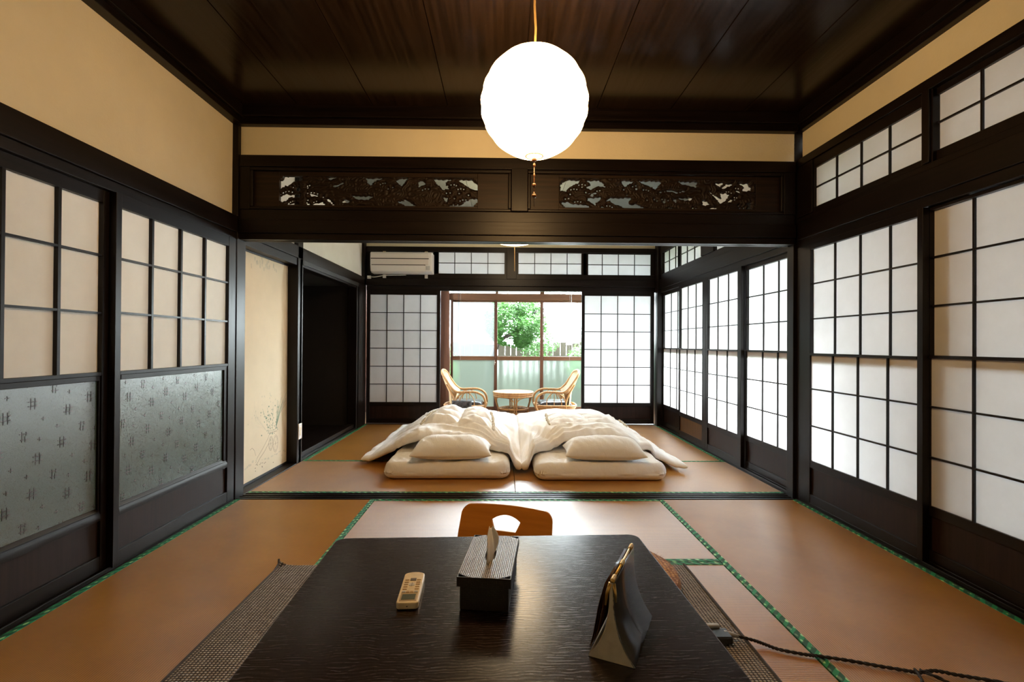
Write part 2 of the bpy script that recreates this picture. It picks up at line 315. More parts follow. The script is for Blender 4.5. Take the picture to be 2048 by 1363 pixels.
# ------------------------------------------------------------------ floors, ceilings, walls
struct('floor', MB().box(-1.80, 2.0, -0.6, 6.2, -0.12, -0.055), DARKBASE, 'plain board floor under the tatami mats', 'floor')
vf = MB()
for i in range(9): vf.box(-2.4, 3.2, 6.22+i*0.135, 6.22+(i+1)*0.135-0.002, -0.06, -0.005)
struct('floor', vf, wood('veranda_board', 'x', (0.10, 0.05, 0.025), (0.17, 0.09, 0.045), 0.3), 'brown plank floor of the narrow veranda behind the beds', 'floor', bevel=0.001)
cb = MB()
xs = [-1.80]+[-1.31+0.4735*i for i in range(7)]+[2.0]
for a, b in zip(xs[:-1], xs[1:]): cb.box(a+0.002, b-0.002, -0.6, 3.2, CZ, CZ+0.02)
cb.box(-1.8, 2.0, -0.6, 3.2, CZ+0.012, CZ+0.04)
struct('ceiling', cb, WCEIL, 'dark polished board ceiling above the low table and the lit round lantern', 'ceiling', bevel=0.0015)
cb = MB()
for a, b in zip(xs[:-1], xs[1:]): cb.box(a+0.002, b-0.002, 3.3, 6.2, CZ+0.04, CZ+0.06)
cb.box(-1.8, 2.0, 3.2, 6.25, CZ+0.055, CZ+0.08)
struct('ceiling', cb, plain('grey_green_ceiling_board', (0.13, 0.155, 0.15), 0.5), 'grey board ceiling of the far room over the two futons', 'ceiling')
struct('ceiling', MB().box(-2.4, 3.2, 6.2, 7.5, 2.38, 2.42), WX, 'dark ceiling of the veranda with the rattan chairs', 'ceiling')
struct('wall_left', MB().box(-1.80, -1.735, -0.6, 3.2, 1.78, CZ+0.1), PLASTER, 'tall ochre plaster band high on the left above the sliding doors', 'wall')
struct('wall_right', MB().box(1.95, 2.01, -0.6, 3.2, 2.20, CZ+0.1), PLASTER, 'ochre plaster band high on the right above the small papered windows', 'wall')
struct('wall_front', MB().box(-1.70, 1.905, 3.215, 3.285, 2.19, CZ+0.1), PLASTER, 'ochre plaster strip above the carved transom panels', 'wall')
struct('wall_back', MB().box(-1.9, 2.1, -0.66, -0.6, -0.1, CZ+0.1), PLASTER, 'plaster wall behind the camera', 'wall')
struct('wall_left', MB().box(-1.80, -1.735, 3.285, 6.2, 1.79, CZ+0.1), PLASTER2, 'white plaster wall of the far room, above the dark alcove', 'wall')
struct('wall_right', MB().box(1.95, 2.01, 3.285, 6.2, 2.19, CZ+0.1), PLASTER2, 'plaster strip of the far room above the right small windows', 'wall')
struct('wall_far', MB().box(-1.72, 1.92, 6.16, 6.22, 2.195, CZ+0.1), PLASTER, 'thin cream plaster strip above the far small windows', 'wall')
# behind the closed left doors and at the sides near the camera
struct('wall_left', MB().box(-2.94, -2.90, -0.6, 2.45, -0.1, 1.80).box(-2.94, -2.90, 3.05, 4.2, -0.1, 1.80).box(-2.94, -2.90, 2.45, 3.05, -0.1, 1.40).box(-2.94, -1.80, -0.6, 4.2, 1.80, 1.84).box(-2.94, -1.80, -0.6, 4.2, -0.14, -0.10).box(-2.94, -1.80, 3.28, 3.32, -0.1, 1.8).box(-2.94, -1.80, -0.64, -0.6, -0.1, 1.8), plain('corridor_plaster', (0.5, 0.48, 0.42), 0.9), 'unseen passage walls behind the left sliding doors, gap added to light their paper', 'wall')  # high gap in the unseen wall is added to light the papers
struct('wall_left', MB().box(-1.79, -1.70, -0.6, 1.25, -0.05, 1.655), PLASTER, 'plaster wall beside the camera on the left', 'wall')
# closet / alcove of the far room
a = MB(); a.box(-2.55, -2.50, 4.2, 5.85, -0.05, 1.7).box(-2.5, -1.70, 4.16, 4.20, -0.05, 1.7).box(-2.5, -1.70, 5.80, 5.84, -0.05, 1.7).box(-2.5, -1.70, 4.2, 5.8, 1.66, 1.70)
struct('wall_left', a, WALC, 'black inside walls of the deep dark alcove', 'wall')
struct('floor', MB().box(-2.5, -1.735, 4.2, 5.80, -0.03, 0.045), WY, 'glossy dark board floor of the alcove', 'floor', bevel=0.004)

T = [0]
def trim(mb, m, label, bevel=0.003):
    T[0] += 1
    return struct('trim_%d' % T[0], mb, m, label, 'trim', bevel=bevel)
# left wall, near room
trim(MB().pb(LW, -0.6, 3.19, 1.70, 1.805, 0.0, 0.1).pb(LW, -0.6, 3.19, 1.655, 1.70, 0.012, 0.1), WY, 'dark rail above the left sliding doors with glass panels')
trim(MB().pb(LW, -0.6, 3.19, 2.393, 2.43, -0.02, 0.1).pb(LW, -0.6, 3.19, 2.425, 2.52, -0.045, 0.1), WY, 'dark cornice between left plaster wall and ceiling')
trim(MB().pb(LW, -0.6, 3.19, -0.055, 0.0, 0.0, 0.1).pb(LW, -0.6, 3.19, 0.0, 0.018, 0.008, 0.014).pb(LW, -0.6, 3.19, 0.0, 0.018, 0.04, 0.05), WY, 'dark grooved sill under the left sliding doors', 0.002)
# right wall, near room
trim(MB().pb(RW, -0.6, 3.22, 1.685, 1.80, -0.005, 0.09).pb(RW, -0.6, 3.22, 1.638, 1.69, 0.008, 0.09), WY, 'dark rail between right sliding doors and small upper windows')
trim(MB().pb(RW, -0.6, 3.22, 1.80, 1.835, 0.01, 0.09).pb(RW, -0.6, 3.22, 2.165, 2.216, 0.0, 0.09), WY, 'dark frame rails of the small windows at upper right')
trim(MB().pb(RW, -0.6, 3.22, 2.393, 2.43, -0.005, 0.1).pb(RW, -0.6, 3.22, 2.425, 2.52, -0.03, 0.1), WY, 'dark cornice between right plaster band and ceiling')
trim(MB().pb(RW, -0.6, 3.22, -0.055, 0.0, -0.01, 0.1).pb(RW, -0.6, 3.22, 0.0, 0.018, 0.0, 0.006).pb(RW, -0.6, 3.22, 0.0, 0.018, 0.03, 0.036), WY, 'dark grooved sill under the right sliding doors', 0.002)
trim(MB().pb(RW, 3.06, 3.23, 1.835, 2.17, 0.005, 0.09).pb(RW, 2.205, 2.245, 1.835, 2.17, 0.0, 0.09), WZ, 'dark short posts between the small upper right windows')
trim(MB().box(1.983, 2.06, 2.155, 2.28, 0, 1.66), WZ, 'outside post behind the near right paper door')
# columns between rooms
trim(MB().box(-1.80, -1.70, 3.18, 3.285, -0.05, CZ), WZ, 'dark square column at left, between near sliding doors and painted door')
trim(MB().box(1.90, 2.01, 3.215, 3.29, -0.05, CZ), WZ, 'dark square column at right between the two rooms')
# lintel between rooms
lb = MB(); lb.box(-1.70, 1.90, 3.185, 3.29, 1.70, 1.785).box(-1.70, 1.90, 3.20, 3.245, 1.66, 1.70).box(-1.70, 1.90, 3.255, 3.29, 1.66, 1.70).box(-1.70, 1.90, 3.245, 3.255, 1.675, 1.70)
lb.box(-1.70, 1.90, 3.20, 3.29, 1.785, 1.853)
trim(lb, WX, 'wide dark beam under the carved transoms, spanning the opening')
trim(MB().box(-1.70, 1.90, 3.19, 3.29, 2.127, 2.20), WX, 'dark rail above the carved transoms')
trim(MB().box(-1.70, 1.905, 3.14, 3.29, 2.43, 2.52).box(-1.70, 1.905, 3.17, 3.29, 2.388, 2.43), WX, 'dark cornice over the front plaster strip')
trim(MB().box(0.045, 0.150, 3.175, 3.29, 1.853, 2.127), WZ, 'short dark post between the two carved transoms')
trim(MB().box(-1.70, -1.634, 3.195, 3.29, 1.853, 2.127), WZ, 'dark upright at the left end of the carved transoms')
trim(MB().box(1.827, 1.90, 3.195, 3.29, 1.853, 2.127), WZ, 'dark upright at the right end of the carved transoms')
th = MB(); th.box(-1.70, 1.90, 3.195, 3.325, -0.055, -0.004)
for y0, y1 in ((3.195, 3.215), (3.235, 3.252), (3.272, 3.292), (3.31, 3.325)): th.box(-1.70, 1.90, y0, y1, -0.004, 0.002)
trim(th, WX, 'grooved dark threshold on the floor between the two rooms', 0.0015)
# far room, left side
trim(MB().box(-1.80, -1.70, 3.285, 6.14, 1.70, 1.80).box(-1.80, -1.71, 3.285, 6.14, 1.64, 1.70), WY, 'long dark rail above the painted door and the alcove')
trim(MB().box(-1.80, -1.70, 4.12, 4.22, -0.05, CZ), WZ, 'dark post between the painted door and the alcove')
trim(MB().box(-1.80, -1.70, 5.76, 6.14, -0.05, 1.66).box(-1.76, -1.70, 6.06, 6.14, 1.6, CZ), WZ, 'dark broad post at the far left corner')
trim(MB().box(-1.80, -1.70, 3.285, 4.12, -0.05, 0.004).box(-1.80, -1.70, 4.22, 5.76, -0.05, 0.02).box(-1.80, -1.725, 4.22, 5.76, 0.02, 0.06), WY, 'dark sill board along the painted door and alcove')
# far room, right side
trim(MB().pb(RW, 3.29, 6.14, 1.685, 1.80, -0.005, 0.09).pb(RW, 3.29, 6.14, 1.64, 1.69, 0.008, 0.09), WY, 'dark rail above the four right paper doors of the far room')
trim(MB().pb(RW, 3.29, 6.14, 1.80, 1.862, 0.01, 0.09).pb(RW, 3.29, 6.14, 2.118, 2.20, 0.0, 0.09), WY, 'dark frame rails of the far room upper right windows')
trim(MB().pb(RW, 4.50, 4.79, 1.862, 2.118, -0.005, 0.09).pb(RW, 5.97, 6.14, 1.862, 2.118, 0.0, 0.09).pb(RW, 3.29, 3.36, 1.862, 2.118, 0.0, 0.09), WZ, 'dark posts between upper right windows of the far room')
trim(MB().pb(RW, 3.29, 6.14, -0.055, 0.0, -0.01, 0.1).pb(RW, 3.29, 6.14, 0.0, 0.018, 0.0, 0.006).pb(RW, 3.29, 6.14, 0.0, 0.018, 0.03, 0.036), WY, 'dark grooved sill under the right doors of the far room', 0.002)
trim(MB().box(1.89, 2.01, 6.05, 6.20, -0.05, CZ), WZ, 'dark column in the far right corner')
# far wall
trim(MB().box(-1.70, 1.90, 6.125, 6.22, 1.713, 1.80).box(-1.70, 1.90, 6.15, 6.22, 1.655, 1.713), WX, 'dark rail across the far wall above the paper doors')
trim(MB().box(-1.70, 1.90, 6.14, 6.22, 1.80, 1.864).box(-1.70, 1.90, 6.13, 6.22, 2.133, 2.195), WX, 'dark frame rails of the far wall upper windows')
trim(MB().box(0.035, 0.155, 6.11, 6.22, 1.80, 2.19), WZ, 'dark centre post between the far upper windows')
trim(MB().box(-1.70, 1.90, 6.13, 6.22, -0.055, 0.004), WX, 'dark sill along the foot of the far wall', 0.002)

# ------------------------------------------------------------------ shoji doors and windows
D = [0]; Wn = [0]
def sash(parent, pl, u0, u1, z0, z1, p, cols, rows, d, wm, bar=0.0042, paper=PAPER, frame=True, skip_lat=False):
    """p = paper rect (pu0, pu1, pz0, pz1)"""
    pu0, pu1, pz0, pz1 = p; WU = WY if pl[0] == 'x' else WX
    if frame:
        f = MB(); f.pb(pl, u0, pu0, z0, z1, d, d+0.03); f.pb(pl, pu1, u1, z0, z1, d, d+0.03)
        f.build('stile', WZ, parent, bevel=0.0015)
        f = MB(); f.pb(pl, pu0, pu1, pz1, z1, d+0.001, d+0.029); f.pb(pl, pu0, pu1, pz0-0.045, pz0, d+0.001, d+0.029)
        f.build('rail', WU, parent, bevel=0.0015)
    l = MB()
    for c in cols: l.pb(pl, c-bar, c+bar, pz0, pz1, d+0.006, d+0.018)
    for r in rows: l.pb(pl, pu0, pu1, r-bar, r+bar, d+0.007, d+0.0185)
    l.build('lattice', WZ, parent)
    MB().quad(pl, pu0-0.003, pu1+0.003, pz0-0.003, pz1+0.003, d+0.0192).build('paper', paper, parent)
def shoji(label, pl, u0, u1, p, cols, rows, d, zt, mid=None, cols2=None, kickm=WKICK, paper=PAPER):
    D[0] += 1; c, g = pl[1], pl[2]; WU = WY if pl[0] == 'x' else WX
    loc = (c+g*(d+0.015), (u0+u1)/2, 0.0) if pl[0] == 'x' else ((u0+u1)/2, c+g*(d+0.015), 0.0)
    r = empty('door_%d' % D[0], loc, label, 'sliding door', kind='structure')
    pu0, pu1, pz0, pz1 = p
    if mid is None: sash(r, pl, u0, u1, 0.012, zt, p, cols, rows, d, WZ, paper=paper)
    else:
        f = MB(); f.pb(pl, u0, pu0, 0.012, zt, d, d+0.03); f.pb(pl, pu1, u1, 0.012, zt, d, d+0.03); f.build('stile', WZ, r, bevel=0.0015)
        f = MB(); f.pb(pl, pu0, pu1, pz1, zt, d+0.001, d+0.029); f.pb(pl, pu0, pu1, pz0-0.045, pz0, d+0.001, d+0.029); f.build('rail', WU, r, bevel=0.0015)
        up_ = [q for q in rows if q > mid+0.01]; lo_ = [q for q in rows if q < mid-0.01]
        l = MB()
        for q in cols: l.pb(pl, q-0.0042, q+0.0042, mid, pz1, d+0.012, d+0.022)
        for q in up_: l.pb(pl, pu0, pu1, q-0.0042, q+0.0042, d+0.013, d+0.0222)
        l.build('lattice', WZ, r); MB().quad(pl, pu0-0.003, pu1+0.003, mid-0.002, pz1+0.003, d+0.0232).build('paper', paper, r)
        l = MB(); l.pb(pl, pu0+0.001, pu1-0.001, mid-0.006, mid+0.008, d-0.002, d+0.012)
        for q in (cols2 or cols): l.pb(pl, q-0.0042, q+0.0042, pz0, mid, d-0.001, d+0.009)
        for q in lo_: l.pb(pl, pu0, pu1, q-0.0042, q+0.0042, d, d+0.0092)
        l.build('lattice', WZ, r); MB().quad(pl, pu0-0.001, pu1+0.001, pz0-0.003, mid, d+0.0102).build('paper', paper, r)
        b = MB(); b.pb(pl, pu0, pu1, mid-0.045, mid-0.002, d+0.016, d+0.028); b.build('rail', WU, r)
    k = MB(); k.pb(pl, pu0, pu1, 0.07, pz0-0.045, d+0.012, d+0.022); k.build('kickboard', kickm, r)
    k = MB(); k.pb(pl, pu0, pu1, 0.012, 0.07, d+0.001, d+0.029); k.build('bottom_rail', WU, r, bevel=0.0015)
    return r
def lin(a, b, n): return [a+(b-a)*i/n for i in range(1, n)]
R6 = [1.387, 1.167, 0.949, 0.73, 0.50]
# right wall, near room
shoji('papered sliding door on the right beside the column, lower panes brightest', RW, 2.235, 3.21, (2.267, 3.07, 0.283, 1.602), [2.86, 2.655, 2.446], R6, 0.0, 1.637, 0.945, paper=PAPERF)
shoji('papered sliding door nearest the camera on the right, dim and cut by the picture edge', RW, 1.31, 2.262, (1.385, 2.236, 0.272, 1.622), [2.037, 1.825, 1.60], [1.408, 1.185, 0.951, 0.724, 0.493], 0.032, 1.637, 0.951, [2.025, 1.813, 1.59], paper=PAPERF)
shoji('papered sliding door following the nearest right one', RW, 0.38, 1.34, (0.42, 1.30, 0.283, 1.602), lin(0.42, 1.30, 4), R6, 0.0, 1.637, 0.945, paper=PAPERF)
struct('wall_right', MB().box(1.93, 2.0, -0.6, 0.38, -0.05, 1.64), PLASTER, 'plaster wall beside the camera on the right', 'wall')
# right wall, far room
R6b = [1.385, 1.168, 0.955, 0.73, 0.508]
shoji('bright papered door on the right closest to the column, in the far room', RW, 3.295, 3.99, (3.32, 3.95, 0.277, 1.605), [3.509, 3.716], R6b, 0.032, 1.64, 0.955, [3.497, 3.704])
shoji('bright papered door of the far room, second past the column on the right', RW, 3.97, 4.665, (4.035, 4.63, 0.27, 1.612), [4.233, 4.44], R6b, 0.0, 1.64, 0.955, [4.225, 4.43])
shoji('bright papered door on the right with an amber kickboard, by the futon', RW, 4.667, 5.40, (4.757, 5.37, 0.272, 1.612), [4.95, 5.165], R6b, 0.0, 1.64, 0.955, [4.943, 5.157], kickm=WKICK2)
shoji('narrow bright papered door in the far right corner', RW, 5.36, 6.05, (5.45, 6.02, 0.276, 1.60), [5.565, 5.78], R6b, 0.032, 1.64, 0.955, [5.557, 5.77])
# far wall
RF = [1.3785, 1.157, 0.936, 0.714, 0.4925]
shoji('closed papered door on the far wall under the air conditioner', FWP, -1.695, -0.785, (-1.653, -0.827, 0.271, 1.60), lin(-1.653, -0.827, 4), RF, 0.01, 1.657, paper=PAPERF)
shoji('papered door on the far wall right of the rattan chairs', FWP, 0.972, 1.88, (1.010, 1.838, 0.271, 1.605), lin(1.010, 1.838, 4), RF, 0.01, 1.657, paper=PAPERF)
# small upper windows
def ranma(label, pl, u0, u1, z0, z1, n, d=0.02, zf=0.012, first=None):
    Wn[0] += 1; c, g = pl[1], pl[2]; zf = 0.06
    loc = (c+g*d, (u0+u1)/2, z0) if pl[0] == 'x' else ((u0+u1)/2, c+g*d, z0)
    r = empty('window_%d' % Wn[0], loc, label, 'window', kind='structure')
    f = MB(); t = zf
    f.pb(pl, u0-t, u0, z0-t, z1+t, d, d+0.022).pb(pl, u1, u1+t, z0-t, z1+t, d, d+0.022).pb(pl, u0, u1, z1, z1+t, d, d+0.022).pb(pl, u0, u1, z0-t, z0, d, d+0.022)
    f.build('window_frame', WZ, r, bevel=0.001)
    l = MB(); cols = first or lin(u0, u1, n)
    for q in cols: l.pb(pl, q-0.004, q+0.004, z0, z1, d+0.004, d+0.014)
    zm = (z0+z1)/2; l.pb(pl, u0, u1, zm-0.004, zm+0.004, d+0.005, d+0.0145); l.build('lattice', WZ, r)
    MB().quad(pl, u0-0.002, u1+0.002, z0-0.002, z1+0.002, d+0.0155).build('paper', PAPERF, r)
ranma('small upper right window next to the column, greenish lower corner', RW, 2.257, 3.05, 1.863, 2.108, 4, 0.012)
ranma('small upper right window cut by the picture edge', RW, 1.38, 2.197, 1.885, 2.136, 4, 0.03)
struct('wall_right', MB().box(1.95, 2.01, -0.6, 1.36, 1.80, 2.20), PLASTER, 'plaster beside the upper right windows near the camera', 'wall')
ranma('small upper window in the far right corner', RW, 5.455, 5.96, 1.865, 2.113, 3, 0.012, first=[5.56, 5.77])
ranma('small greenish upper window of the far room, next to the corner one', RW, 4.80, 5.41, 1.865, 2.113, 3, 0.012)
ranma('small upper window of the far room mostly hidden by the beam', RW, 3.92, 4.49, 1.865, 2.113, 3, 0.012)
ranma('small upper window of the far room hidden behind the beam', RW, 3.37, 3.89, 1.865, 2.113, 3, 0.012)
ranma('small window behind the air conditioner', FWP, -1.645, -0.87, 1.868, 2.13, 4, 0.012, first=[-1.2, -1.0])
ranma('small far window right of the air conditioner', FWP, -0.818, 0.006, 1.868, 2.13, 4, 0.012)
ranma('small far window right of the centre post', FWP, 0.18, 0.99, 1.870, 2.132, 4, 0.012)
ranma('small far window at the right corner', FWP, 1.026, 1.834, 1.861, 2.124, 4, 0.012)

# ------------------------------------------------------------------ left sliding doors with patterned glass
def kas_marks(mb, u0, u1, v0, v1, off=(0, 0)):
    P, Q = 0.25, 0.334; x = XL; motifs = []
    H = [(.05, .162), (.199, .122), (.071, .289), (.173, .331)]; C = [(.139, .214), (.017, .046)]
    PL = [(.22, .269), (.029, .231), (.204, .193), (.151, .064), (.092, .102), (.078, .027)]
    for i in range(-1, 5):
        for j in range(-1, 4):
            for L, k in ((H, 'h'), (C, 'c'), (PL, 'p')):
                for a, b in L: motifs.append((2.25+off[0]+(i-4)*P*0+a+i*P-0.25, 0.25+off[1]+b+j*Q-0.334, k))
    def r(a0, a1, b0, b1):
        a0, a1, b0, b1 = max(a0, u0), min(a1, u1), max(b0, v0), min(b1, v1)
        if a1-a0 > 0.0005 and b1-b0 > 0.0005: mb.pb(LW, a0, a1, b0, b1, mb.dd-0.0006, mb.dd+0.0004, 1)
    for a, b, k in motifs:
        if k == 'h':
            for s in (-1, 1): r(a+s*.008-.0015, a+s*.008+.0015, b-.021, b+.021); r(a-.019, a+.019, b+s*.008-.0018, b+s*.008+.0018)
        elif k == 'c':
            r(a-.009, a-.0068, b-.019, b+.019); r(a+.007, a+.009, b+.004, b+.018); r(a-.017, a+.014, b+.009, b+.0125); r(a-.014, a+.017, b-.012, b-.0088); r(a+.003, a+.005, b-.02, b)
        else: r(a-.008, a+.008, b-.0014, b+.0014); r(a-.0009, a+.0009, b-.008, b+.008)
def left_door(label, u0, u1, p, cols, rows, g, d, off):
    D[0] += 1; r = empty('door_%d' % D[0], (XL-d-0.015, (u0+u1)/2, 0.0), label, 'sliding door', kind='structure'); pl = LW
    pu0, pu1, pz0, pz1 = p; gu0, gu1, gz0, gz1 = g
    f = MB(); f.pb(pl, u0, pu0-0.004, 0.012, 1.655, d, d+0.03).pb(pl, pu1+0.004, u1, 0.012, 1.655, d, d+0.03).build('stile', WZ, r, bevel=0.0015)
    f = MB(); f.pb(pl, pu0-0.004, pu1+0.004, pz1, 1.655, d+0.001, d+0.029).pb(pl, pu0-0.004, pu1+0.004, 0.852, pz0, d+0.001, d+0.029)
    f.build('rail', WY, r, bevel=0.0015)
    l = MB()
    for q in cols: l.pb(pl, q-0.0065, q+0.0065, pz0, pz1, d+0.003, d+0.02)
    for q in rows: l.pb(pl, pu0-0.004, pu1+0.004, q-0.0045, q+0.0045, d+0.004, d+0.0205)
    l.build('lattice', WZ, r)
    MB().quad(pl, pu0-0.004, pu1+0.004, pz0-0.003, pz1+0.003, d+0.021).build('paper', PAPERL, r)
    f = MB(); f.pb(pl, pu0-0.004, gu0, 0.235, 0.852, d+0.006, d+0.028).pb(pl, gu1, pu1+0.004, 0.235, 0.852, d+0.006, d+0.028)
    f.pb(pl, gu0, gu1, gz1, 0.852, d+0.004, d+0.028); f.build('glass_bead', WY, r, bevel=0.002)
    f = MB(); X0 = XL-d
    prof = [(0.0, 0.228), (0.0, 0.255), (-0.004, 0.262), (-0.004, 0.268), (-0.014, gz0), (-0.028, gz0), (-0.028, 0.228)]
    f.extrude(prof, lambda a, b, c: (X0+a, c, b), pu0-0.004, pu1+0.004).build('lower_rail', WY, r, bevel=0.001)
    k = MB(); k.dd = d+0.015; k.pb(pl, gu0-0.002, gu1+0.002, gz0-0.002, gz1+0.002, d+0.0155, d+0.0195); kas_marks(k, gu0, gu1, gz0, gz1, off)
    k.build('patterned_glass', [KASURI, MARK], r)
    MB().pb(pl, pu0-0.004, pu1+0.004, 0.075, 0.228, d+0.013, d+0.022).build('kickboard', WKICK, r)
    MB().pb(pl, pu0-0.004, pu1+0.004, 0.014, 0.075, d+0.001, d+0.029).build('bottom_rail', WY, r, bevel=0.0015)
left_door('sliding door beside the left column, paper above clear-marked blue green patterned glass', 2.196, 3.165, (2.233, 3.085, 0.868, 1.594), [2.43, 2.645, 2.856], [1.368, 1.128], (2.238, 3.058, 0.281, 0.830), 0.0, (0, 0))
left_door('nearest left sliding door with darker patterned glass, cut by the picture edge', 1.27, 2.235, (1.31, 2.162, 0.868, 1.600), [1.96, 1.742, 1.525], [1.372, 1.122], (1.315, 2.158, 0.281, 0.830), 0.031, (-0.93, 0.02))

# painted sliding door in the far room
D[0] += 1
fd = empty('door_%d' % D[0], (-1.79, 3.75, 0.0), 'cream painted sliding door with a faded flower cart, beyond the left column', 'sliding door', kind='structure')
MB().box(-1.792, -1.785, 3.30, 4.13, 0.022, 1.637).build('painted_paper', FUSUMA, fd)
MB().box(-1.80, -1.778, 3.285, 3.31, 0.006, 1.64).box(-1.80, -1.778, 4.125, 4.14, 0.006, 1.64).box(-1.80, -1.778, 3.31, 4.125, 0.006, 0.022).box(-1.80, -1.778, 3.31, 4.125, 1.628, 1.64).build('border', WZ, fd, bevel=0.001)
def fu(u, v): k = 1.785/1.70; return (u*k, 1+(v-1)*k)      # from the wall plane to the recessed door
ink = MB(); rr = random.Random(3); XF = -1.7847
def stroke(pts, w0, m):
    pts = [Vector((XF, *fu(*q))) for q in pts]
    for a, b in zip(pts[:-1], pts[1:]):
        t = (b-a).normalized(); n = Vector((0, -t.z, t.y))*w0*1.1
        ink.add([a-n, b-n, b+n, a+n], [(0, 1, 2, 3)], m)
def blob(u, v, r, m, sq=1.0, ang=0.0):
    c = Vector((XF+0.0001*rr.random(), *fu(u, v))); k = 7; vs = []; r = r*0.85
    for i in range(k):
        a = 2*PI*i/k; q = r*(0.7+0.5*rr.random()); x, y = q*math.cos(a), q*sq*math.sin(a)
        vs.append(c+Vector((0, x*math.cos(ang)-y*math.sin(ang), x*math.sin(ang)+y*math.cos(ang))))
    ink.add(vs, [tuple(range(k))], m)
for c0, rad in (((3.735, 0.245), 0.055), ((3.66, 0.26), 0.045)):
    for q in (1.0, 0.82): stroke([(c0[0]+rad*0.75*q*math.cos(a*PI/9), c0[1]+rad*1.15*q*math.sin(a*PI/9)) for a in range(19)], 0.0012, 0)
    for a in range(8): stroke([c0, (c0[0]+rad*0.7*math.cos(a*PI/4), c0[1]+rad*math.sin(a*PI/4))], 0.0008, 0)
stroke([(3.63, 0.27), (3.56, 0.22), (3.50, 0.19), (3.45, 0.155)], 0.0018, 0); stroke([(3.62, 0.31), (3.54, 0.25), (3.46, 0.20), (3.44, 0.17)], 0.0016, 0)
stroke([(3.44, 0.22), (3.42, 0.26), (3.39, 0.283), (3.36, 0.275)], 0.0012, 0); stroke([(3.62, 0.31), (3.64, 0.34), (3.76, 0.335)], 0.0015, 0)
for i in range(34):
    u, v = 3.66+rr.gauss(0, 0.075), 0.42+rr.gauss(0, 0.07); blob(u, v, rr.uniform(0.005, 0.011), 1, 0.7, rr.random()*3)
for sx, ex, n in ((3.66, 3.60, 9), (3.68, 3.69, 10), (3.72, 3.78, 9), (3.64, 3.53, 8)):
    for i in range(n):
        t = i/n; blob(sx+(ex-sx)*t+rr.gauss(0, .008), 0.34+t*0.19+rr.gauss(0, .006), rr.uniform(0.005, 0.010), 1, 0.7, rr.random()*3)
    stroke([(sx, 0.33), ((sx+ex)/2+0.006, 0.43), (ex, 0.53)], 0.0009, 1)
for k in range(11):
    a = 0.15+k*0.11; L = rr.uniform(0.16, 0.27); stroke([(3.74, 0.36), (3.74+L*0.4*math.sin(a), 0.36+L*0.62), (3.74+L*0.62*math.sin(a)+0.012*k*0.6, 0.36+L)], 0.0012, 1)
for k in range(7): stroke([(3.60, 0.36), (3.52-k*0.018, 0.40+k*0.02), (3.44-k*0.004, 0.42+k*0.035)], 0.0007, 2)
for k in range(10): blob(3.61+rr.gauss(0, .07), 0.60+rr.gauss(0, .03), 0.009, 2)
for k in range(9): blob(3.40+rr.gauss(0, .04), 0.46+rr.gauss(0, .03), 0.009, 2)
for k in range(16): blob(3.70+rr.gauss(0, .12), 0.165+rr.gauss(0, .012), rr.uniform(0.01, 0.028), 2, 0.35)
for k in range(6): blob(3.36+rr.gauss(0, .03), 0.17+rr.gauss(0, .02), 0.02, 2, 0.5)
for k in range(26): blob(3.52+rr.gauss(0, .11), 1.545+rr.gauss(0, .02), 0.012, 2, 1.8)
for k in range(12): blob(3.52+rr.gauss(0, .09), 0.14+rr.gauss(0, .014), 0.009, 0, 0.5)
ink.build('ink_painting', [INK, INKG, INKL], fd)

# ------------------------------------------------------------------ carved transoms
def in_poly(x, y, P):
    c = False; j = len(P)-1
    for i in range(len(P)):
        if (P[i][1] > y) != (P[j][1] > y) and x < (P[j][0]-P[i][0])*(y-P[i][1])/(P[j][1]-P[i][1])+P[i][0]: c = not c
        j = i
    return c
def dist_poly(x, y, P):
    d = 1e9; j = len(P)-1
    for i in range(len(P)):
        ax, ay = P[j]; bx, by = P[i]; vx, vy = bx-ax, by-ay; L = vx*vx+vy*vy or 1e-9
        t = max(0, min(1, ((x-ax)*vx+(y-ay)*vy)/L)); d = min(d, math.hypot(x-ax-t*vx, y-ay-t*vy)); j = i
    return d
LP = [[(215,185),(540,185),(540,260),(400,270),(350,310),(290,360),(240,355),(140,420),(140,290),(210,240)],[(130,570),(270,500),(340,530),(520,500),(510,580),(330,560),(250,640),(200,660),(140,640)],
[(265,718),(380,675),(470,690),(500,718)],[(635,665),(700,700),(740,718),(630,718)],[(750,718),(800,680),(920,655),(1000,720)],[(695,505),(760,505),(850,540),(720,545)],[(1020,190),(1180,190),(1085,240)],
[(1120,360),(1310,280),(1320,300),(1170,370)],[(1000,600),(1050,600),(1160,715),(1130,715)],[(1500,540),(1870,540),(1790,600),(1560,600)],[(1290,660),(1370,590),(1460,630),(1390,660)],
[(1740,205),(2045,200),(1900,260),(1830,330),(1780,290)],[(1580,735),(1650,710),(1750,735)]]
LP2 = [[(350,240),(430,200),(560,200),(460,340)],[(780,250),(860,230),(900,290),(770,350)],[(1065,210),(1380,210),(1280,260),(1290,310),(1350,380),(1230,400),(1180,330),(1110,290)],
[(1490,215),(1800,215),(1830,270),(1920,320),(1920,420),(1850,400),(1750,370),(1640,290)],[(1760,570),(1920,570),(1920,670),(1850,690),(1800,760),(1370,750),(1330,710),(1600,680),(1640,630)],
[(400,640),(530,600),(620,640),(740,730),(560,740),(500,690)],[(1240,540),(1330,550),(1300,650)]]
LDOT = [(385,385),(435,355),(488,348),(200,487),(245,467),(305,457),(365,473),(150,520),(305,685),(335,660),(375,643),(420,640),(475,420,32),(655,490),(720,478),(775,480),(840,500),(945,563),(660,620),(770,660),(820,640),(650,355),(690,345),(655,390)]
